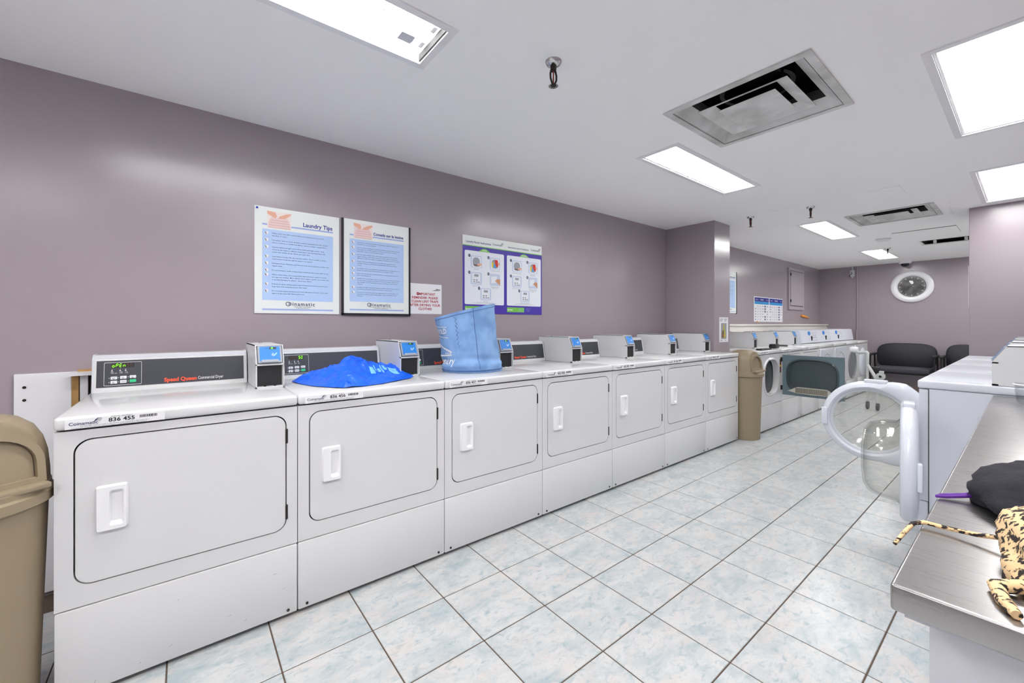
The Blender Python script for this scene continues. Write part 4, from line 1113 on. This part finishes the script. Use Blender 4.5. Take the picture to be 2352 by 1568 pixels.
# poster and chart beyond the pillar
t, w_, h_, lay = poster_frame('laundry_poster', 'narrow visible strip of framed blue laundry poster past the pillar', 5.89, 6.345, 1.36, 1.958)
tips(t, w_, h_, lay, 'Conseils sur la lessive', .0262, FR[:4] + [['     ', '     ']] * 3, .046, .0086, None, .208)
G().box(-.012, 0, -.006, .006, -.01, h_).box(w_, w_ + .012, -.006, .006, -.01, h_ + .002).build('frame', BLACKFR, t)
t, w_, h_, lay = poster_frame('price_chart', 'blue-headed washer and dryer setting charts above the far machines', 6.975, 8.165, 1.238, 1.637, .003, PAPER, 'chart')
for k in (0, 1):
    X = .02 + k * w_ / 2; W2 = w_ / 2 - .03
    G().flat([(X, h_ - .075), (X + W2, h_ - .075), (X + W2, h_ - .012), (X, h_ - .012)], lay(1)).build('navy_header', mat('chart_navy', (24, 26, 140), .5), t)
    G().flat([(X, h_ - .118), (X + W2, h_ - .118), (X + W2, h_ - .076), (X, h_ - .076)], lay(1)).build('sky_header', mat('chart_sky', (34, 150, 214), .5), t)
    G().text(('WASHER', 'SÉCHEUSE')[k], .03, lay(2), X + W2 / 2, h_ - .055, .02, align='CENTER').text('Coinamatic', .022, lay(2), X + .03, h_ - .052, .01).text('Coinamatic', .02, lay(2), X + W2 - .11, h_ - .052, .01).build('header_print', WHITE_T, t)
    g = G()
    for r_ in range(6):
        for c in range(6):
            if (r_ * 7 + c * 3 + k) % 11 == 0: continue
            zz = h_ - .15 - r_ * .042; xx = X + .035 + c * W2 / 6
            wd = (.03, .018, .018, .028, .04, .026)[c]; hh = (.006, .005, .005, .005, .013, .006)[c]
            g.flat([(xx - wd * .7, zz - hh), (xx + wd * .7, zz - hh), (xx + wd * .7, zz + hh), (xx - wd * .7, zz + hh)], lay(1))
    g.build('table_print', mat('chart_text', (96, 98, 124), .6), t)
    g = G()
    for r_ in range(6): g.flat([(X, h_ - .171 - r_ * .042), (X + W2, h_ - .171 - r_ * .042), (X + W2, h_ - .170 - r_ * .042), (X, h_ - .170 - r_ * .042)], lay(1))
    for c in range(1, 6): g.flat([(X + c * W2 / 6, .01), (X + c * W2 / 6 + .0015, .01), (X + c * W2 / 6 + .0015, h_ - .118), (X + c * W2 / 6, h_ - .118)], lay(.8))
    g.build('table_lines', mat('chart_line', (170, 172, 186), .6), t)
G().box(.1, .13, -.004, .0, -.012, .012).box(.16, .2, -.004, .0, -.014, .002).build('tape', mat('masking_tape', (206, 160, 84), .6), t)
t, w_, h_, lay = poster_frame('notice_sheet', 'white sheet with a picture of cleaning products taped to the pillar', 4.588, 4.80, 1.0, 1.275, .0012, PAPER, 'notice', y=2.13)
G().flat([(.04, .035), (.17, .035), (.17, .21), (.04, .21)], lay(1)).build('photo', mat('photo_grey', (150, 154, 158), .6), t)
for q, (x, z, w2, h2, m) in enumerate(((.105, .12, .03, .08, 'p_yellow'), (.08, .05, .045, .08, 'p_brown'), (.125, .05, .04, .09, 'p_yellow2'), (.1, .09, .025, .05, 'p_green'))):
    mm = mat(m, {'p_yellow': (206, 186, 50), 'p_brown': (130, 70, 40), 'p_yellow2': (196, 180, 60), 'p_green': (70, 120, 90)}[m], .6)
    G().flat([(x - w2 / 2, z), (x + w2 / 2, z), (x + w2 / 2 * .8, z + h2 * .7), (x + w2 * .15, z + h2), (x - w2 * .15, z + h2), (x - w2 / 2 * .8, z + h2 * .7)], lay(1.5 + q * .3)).build('bottle_print', mm, t)
g = G()
for q in range(3):
    for xx in (.015, .115): g.flat([(xx, .255 - q * .012), (xx + .075 - q * .012, .255 - q * .012), (xx + .075 - q * .012, .259 - q * .012), (xx, .259 - q * .012)], lay(1))
g.flat([(.03, .016), (.07, .016), (.07, .021), (.03, .021)], lay(1)).flat([(.13, .016), (.165, .016), (.165, .021), (.13, .021)], lay(1))
g.build('notice_print', mat('chart_text', (96, 98, 124), .6), t)
# painted access door high on the wall
t = thing('wall_access_door', 'mauve painted access door set in the wall above the far machines', 'access door', (8.40, WL, 1.465))
holed(G(), 0, .77, 0, .745, [(.72, .06), (.72, .7), (.05, .7), (.05, .06)], -.03, -.001).build('frame', PANELWALL, t)
G().box(.062, .718, -.038, -.004, .072, .692, .003, 1).build('door', PANELWALL, t)
for z in (.13, .6): G().box(.048, .066, -.046, -.03, z, z + .05, .003, 1).build('hinge', DKMETAL, t)
t = thing('orange_marker', 'orange tapered plastic piece stuck on the wall above far machines', 'marker', (9.06, WL, 1.36))
G().tube([(0, -.02, 0), (.1, -.022, -.006), (.3, -.02, -.026), (.44, -.018, -.042)], [.012, .022, .016, .006], 10).build('body', ORANGE, t, 50)
t = thing('wall_frame', 'thin white framed sheet on the side of the mauve right wall', 'frame', (6.1, RBY, 1.36))
G().box(0, .35, .0005, .014, 0, .42, .002, 1).build('sheet', PAPER, t)
G().box(-.006, .356, .001, .02, -.006, .0, .002, 1).build('bottom_rail', PLASTIC_W, t)

# ---------------------------------------------------------------- crumpled blue bag on the second dryer
t = thing('blue_bag', 'crumpled bright blue nylon shopping bag lying on the second dryer', 'bag', (.40, 2.0, .9055))
BP = [(0.064, 0.33, 0.018), (0.171, 0.3, 0.059), (0.275, 0.22, 0.123), (0.393, 0.25, 0.092), (0.512, 0.27, 0.064), (0.587, 0.2, 0.018), (0.239, 0.12, 0.061), (0.169, 0.02, 0.028),
      (0.164, 0.15, 0.036), (0.358, 0.15, 0.034), (0.448, 0.14, 0.036), (0.283, 0.05, 0.02), (0.116, 0.2, 0.028), (0.385, 0.05, 0.026), (0.209, 0.24, 0.08), (0.301, 0.18, 0.07), (0.019, 0.305, 0.004),
      (0.535, 0.06, 0.003), (0.355, -0.039, 0.003), (0.252, -0.065, 0.003), (0.164, -0.063, 0.003), (0.129, -0.019, 0.003), (0.069, 0.08, 0.003), (0.037, 0.195, 0.003), (0.205, -0.02, 0.045), (0.32, -0.005, 0.012),
      (0.46, 0.02, 0.004), (0.43, 0.2, 0.075), (0.33, 0.235, 0.108), (0.09, 0.27, 0.04), (0.59, 0.12, 0.004), (.12, .38, .003), (.24, .385, .004), (.36, .385, .004), (.48, .38, .004), (.585, .3, .004), (.03, .35, .003), (.44, .31, .045), (.3, .31, .06), (.2, .345, .02)]
import mathutils.geometry as mg
co, _, tri, *_ = mg.delaunay_2d_cdt([Vector((q[0], q[1])) for q in BP], [], [], 0, 1e-5)
bm = bmesh.new()
bv = [bm.verts.new((c.x, c.y, min(BP, key=lambda q: (q[0] - c.x) ** 2 + (q[1] - c.y) ** 2)[2])) for c in co]
for f in tri: bm.faces.new([bv[i] for i in f])
bmesh.ops.recalc_face_normals(bm, faces=bm.faces[:])
bmesh.ops.subdivide_edges(bm, edges=bm.edges[:], cuts=5, smooth=.35, use_grid_fill=True)
for v in bm.verts:
    c = v.co; k = min(1, max(0, (c.z - .004) / .02))
    r1 = 1 - 2 * abs(noise.noise(Vector((c.x * 11 + c.y * 5, c.y * 13, 3.)))); r2 = 1 - 2 * abs(noise.noise(Vector((c.x * 24 - c.y * 16, c.y * 26, 7.))))
    c.z = max(.0012, c.z + k * (.016 * (max(0, r1) ** 3 - .35) + .008 * (max(0, r2) ** 3 - .3)))
    c.y += .006 * noise.noise(Vector((c.x * 30, c.y * 8, 1.)))
body = G().bm(bm).build('bag_body', BAGBLUE, t, 28)
from mathutils.bvhtree import BVHTree
bvh = BVHTree.FromPolygons([v.co for v in body.data.vertices], [tuple(q.vertices) for q in body.data.polygons])
def onbag(x, y, lift=.0025):
    h = bvh.ray_cast(Vector((x, y, 1)), Vector((0, 0, -1)))
    return (x, y, (h[0].z if h[0] is not None else .002) + lift)
g = G()
for (a, b_, c, d) in ((.365, .385, .13, .19), (.39, .396, .125, .2), (.402, .416, .14, .175), (.42, .426, .12, .19), (.432, .446, .14, .19), (.455, .51, .125, .18)):
    m_ = 6
    vs = [onbag(a + (b_ - a) * i / m_, c + (d - c) * j / m_) for j in range(m_ + 1) for i in range(m_ + 1)]
    g.add(vs, [(j * 7 + i, j * 7 + i + 1, (j + 1) * 7 + i + 1, (j + 1) * 7 + i) for j in range(m_) for i in range(m_)])
g.build('pale_print', BAGPRINT, t)
def band(p0, p1, wd, n=14):
    vs = []; d = Vector((p1[0] - p0[0], p1[1] - p0[1], 0)).normalized(); s_ = Vector((-d.y, d.x, 0)) * wd
    for i in range(n + 1):
        x = p0[0] + (p1[0] - p0[0]) * i / n; y = p0[1] + (p1[1] - p0[1]) * i / n
        vs += [onbag(x - s_.x, y - s_.y, .003), onbag(x + s_.x, y + s_.y, .003)]
    return G().add(vs, [(2 * i, 2 * i + 1, 2 * i + 3, 2 * i + 2) for i in range(n)])
band((.275, .21), (.19, -.05), .011).build('strap', BAGBLUE, t)
band((.28, .215), (.52, .26), .007).build('seam', BAGBLUE, t)

# ---------------------------------------------------------------- fabric hamper on the third dryer
HX, HY, HZ = 1.432, 2.205, .9055
t = thing('laundry_hamper', 'light blue fabric laundry hamper standing on the third dryer', 'hamper', (HX, HY, HZ))
def ham_pt(a, k, off=0.):
    """a angle, k 0..1 height"""
    top = .375 + .045 * math.cos(a + .5)
    z = k * top
    r_ = .193 - .012 * math.sin(k * 3.0) + .006 * math.sin(3 * a + 1) * k
    r_ += .010 * math.exp(-((k - .12) / .05) ** 2) - .012 * math.exp(-((k - .2 - .03 * math.sin(a * 2)) / .05) ** 2) * (1 + .5 * math.sin(a * 3))
    r_ += .007 * noise.noise(Vector((math.cos(a) * 2.2, math.sin(a) * 2.2, k * 5)))
    r_ += off
    sh = -.055 * k
    return (math.cos(a) * r_ + sh + (.0 if k < .5 else .0), math.sin(a) * r_ * .92, z + .001)
n_, m_ = 72, 40
g = G(); vs = [ham_pt(2 * math.pi * i / n_, j / m_) for j in range(m_ + 1) for i in range(n_)]
vs += [ham_pt(2 * math.pi * i / n_, 1 - j / m_ * .97, -.006) for j in range(m_ + 1) for i in range(n_)]
fs = [(j * n_ + i, j * n_ + (i + 1) % n_, (j + 1) * n_ + (i + 1) % n_, (j + 1) * n_ + i) for j in range(2 * m_ + 1) for i in range(n_)]
fs.append(tuple(range(n_))[::-1]); fs.append(tuple(range((2 * m_ + 1) * n_, (2 * m_ + 2) * n_)))
g.add(vs, fs); g.build('canvas_body', HAMPER, t, 60)
ang0 = math.atan2(-HY, -HX)          # towards the camera
G().tube([ham_pt(ang0 + .28, k / 30, .0012) for k in range(2, 31)], .0016, 6).build('side_seam', HAMPSEAM, t, 60)
G().tube([ham_pt(2 * math.pi * i / 60, .955, .001) for i in range(61)], .0014, 6, False).build('rim_stitching', HAMPSEAM, t, 60)
G().tube([ham_pt(2 * math.pi * i / 60, .035, .002) for i in range(61)], .004, 6, False).build('bottom_piping', HAMPSEAM, t, 60)
g = G(); rnd = random.Random(3)
for k in range(26):
    kk = .42 + k * .02; a = ang0 - .32 + .03 * math.sin(k * 1.7) ; wd = rnd.uniform(.008, .04)
    g.add([ham_pt(a, kk, .0014), ham_pt(a + wd, kk, .0014), ham_pt(a + wd * .8, kk + .018, .0014), ham_pt(a - .01, kk + .018, .0014)], [(0, 1, 2, 3)])
g.build('stain', HAMPDIRT, t)
hf = lambda x, y: ham_pt(ang0 - 1.05 + x / .19, y / .37, .002)
g = G().text('FOLD', .045, hf, -.055, .255, .02)
for q in (.305, .238): 
    pts = [(-.09 + i * .0225, q + .006 * (i - 2) * (-.5)) for i in range(8)]
    g.add([hf(a, b_) for a, b_ in pts] + [hf(a, b_ + .004) for a, b_ in pts], [(i, i + 1, 9 + i, 8 + i) for i in range(7)])
for i in range(3):
    sx = .02 + i * .022; g.flat([(sx + (.009 if k % 2 == 0 else .004) * math.sin(k * math.pi / 5), .125 + (.009 if k % 2 == 0 else .004) * math.cos(k * math.pi / 5)) for k in range(10)], hf)
pts = [(-.1 + i * .018, .20 - .0075 * i) for i in range(11)]
g.add([hf(a, b_) for a, b_ in pts] + [hf(a, b_ + .012) for a, b_ in pts], [(i, i + 1, 12 + i, 11 + i) for i in range(10)])
pts = [(-.1 + i * .018, .102 + .0008 * i) for i in range(11)]
g.add([hf(a, b_) for a, b_ in pts] + [hf(a, b_ + .009) for a, b_ in pts], [(i, i + 1, 12 + i, 11 + i) for i in range(10)])
g.text('Laundry', .062, hf, -.105, .055, .01)
g.build('white_print', WHITE_T, t)

# ---------------------------------------------------------------- small black things on the far machines
t = thing('hair_brush', 'black brush lying on the lid of the far dryers', 'brush', (5.62, 1.95, .907))
G().box(-.06, .06, -.04, .04, .0, .045, .012, 2).build('brush_head', BLACK, t, 40)
G().tube([(.05, 0, .03), (.15, -.03, .028), (.27, -.05, .022)], .011, 8).build('handle', BLACK, t, 50)
G().box(-.05, .05, -.035, .035, .044, .05).build('bristle_pad', DKMETAL, t)
t = thing('tablet', 'flat black folder lying on the lid of the open dryer', 'folder', (5.14, 1.895, .907))
G().box(-.12, .16, -.03, .03, .0, .014, .003, 1).build('cover', BLACK, t)
G().box(-.118, .158, -.028, .028, .014, .0155).build('inner_sheet', DKMETAL, t)

# ---------------------------------------------------------------- grey cart frame in front of the far washers
t = thing('folding_cart', 'pale grey tubular cart frame in front of the last far washer', 'cart', (7.6, 1.45, 0))
G().tube([(.12, .18, .80), (.08, .1, .785), (.02, .01, .80), (.0, .0, .79), (.0, .0, .72), (.0, .0, .40), (.0, .0, .10)], [.022, .022, .02, .02, .018, .014, .014], 12).build('upright', CARTGREY, t, 60)
G().tube([(.0, .0, .62), (-.04, -.07, .5), (-.06, -.11, .42), (-.06, -.12, .1)], .02, 12).build('strut', CARTGREY, t, 60)
G().lathe([(.0, -.04), (.03, -.045), (.04, -.02), (.04, .03), (.03, .05), (.0, .05)], 16, lambda a, b_, h: (.1 + a, .17 + h, .83 + b_)).build('grip', PLASTIC_W, t, 50)
G().lathe([(.0, -.02), (.026, -.02), (.026, -.012), (.05, -.012), (.05, .03), (.0, .03)], 24, lambda a, b_, h: (-.1 + h, -.155 + a, .48 + b_)).build('hub', CARTGREY, t, 40)
G().lathe([(.0, -.024), (.016, -.024), (.016, -.02), (.0, -.02)], 16, lambda a, b_, h: (-.1 + h, -.155 + a, .48 + b_)).build('hub_bolt', DKMETAL, t, 40)
G().box(-.11, -.07, -.19, -.14, .525, .555, .006, 2).build('latch', CARTGREY, t, 40)
G().box(.02, .06, -.13, -.02, .5, .6, .015, 2).build('strap_pad', BLACK, t, 40)
for yy in (.0, -.12): G().lathe([(.0, -.015), (.05, -.015), (.055, 0), (.05, .015), (.0, .015)], 20, lambda a, b_, h: (a - (.06 if yy else 0), yy + h, .055 + b_)).build('wheel', BLACK, t, 40)
t = thing('cardboard_box', 'small open brown cardboard box partly hidden behind the right washers', 'box', (6.9, .72, 0))
g = G().box(-.12, .12, -.12, -.115, 0, .3).box(-.12, .12, .115, .12, 0, .3).box(-.12, -.115, -.115, .115, 0, .3).box(.115, .12, -.115, .115, 0, .3).box(-.115, .115, -.115, .115, 0, .004)
g.build('box_walls', CARD, t)
G().add([(-.12, .12, .3), (.12, .12, .3), (.1, .19, .33), (-.1, .19, .33)], [(0, 1, 2, 3)]).add([(-.12, -.12, .3), (-.12, .12, .3), (-.18, .09, .34), (-.18, -.09, .34)], [(0, 1, 2, 3)]).build('flap', CARD, t)

# ---------------------------------------------------------------- black upholstered seats at the far wall
def seat(y0, y1, label):
    w_ = y1 - y0; cy = (y0 + y1) / 2
    t = thing('waiting_chair', label, 'chair', (9.9, cy, 0), 0, 'black upholstered seats at the far wall')
    H = w_ / 2
    def back(a, b_, d): return (.19 + d + (b_ - .42) * .14, a, b_)
    out = ell(0, .635, H - .02, .225, 40, 3.6)
    g = G(); loops = []
    for k, d in ((.94, -.055), (.985, -.045), (1., -.02), (1., .0), (.97, .012)):
        loops.append([back(q[0] * k, .635 + (q[1] - .635) * k, d) for q in out])
    vs = [v for l in loops for v in l]; fs = []
    for l in range(4):
        for i in range(40): fs.append((l * 40 + i, l * 40 + (i + 1) % 40, (l + 1) * 40 + (i + 1) % 40, (l + 1) * 40 + i))
    fs += [tuple(range(40))[::-1], tuple(range(160, 200))]
    g.add(vs, fs).build('backrest', BLACKVINYL, t, 50)
    G().box(-.3, .2, -H + .06, H - .06, .36, .45, .035, 4).build('seat', mat('dark_grey_fabric', (62, 60, 68), .85), t, 50)
    for s_ in (-1, 1):
        G().tube([(-.24, s_ * (H - .01), .012), (-.26, s_ * (H - .01), .40), (-.24, s_ * (H - .01), .645)], .014, 10).build('leg', BLACK, t, 50)
        G().tube([(.2, s_ * (H - .01), .012), (.12, s_ * (H - .01), .40), (.08, s_ * (H - .01), .645)], .014, 10).build('leg', BLACK, t, 50)
        G().box(-.29, .13, s_ * (H - .01) - .03, s_ * (H - .01) + .03, .645, .68, .014, 3).build('armrest', BLACK, t, 50)
        G().tube([(-.25, s_ * (H - .01), .35), (.13, s_ * (H - .01), .35)], .012, 8).build('side_rail', BLACK, t, 50)
    G().tube([(-.1, -H + .01, .34), (-.1, H - .01, .34)], .014, 8).build('cross_rail', BLACK, t, 50)
    return t
seat(.985, 1.815, 'wide black upholstered bench seat against the far wall under the clock')
seat(.405, .925, 'black armchair at the far wall, half hidden by the mauve right wall')
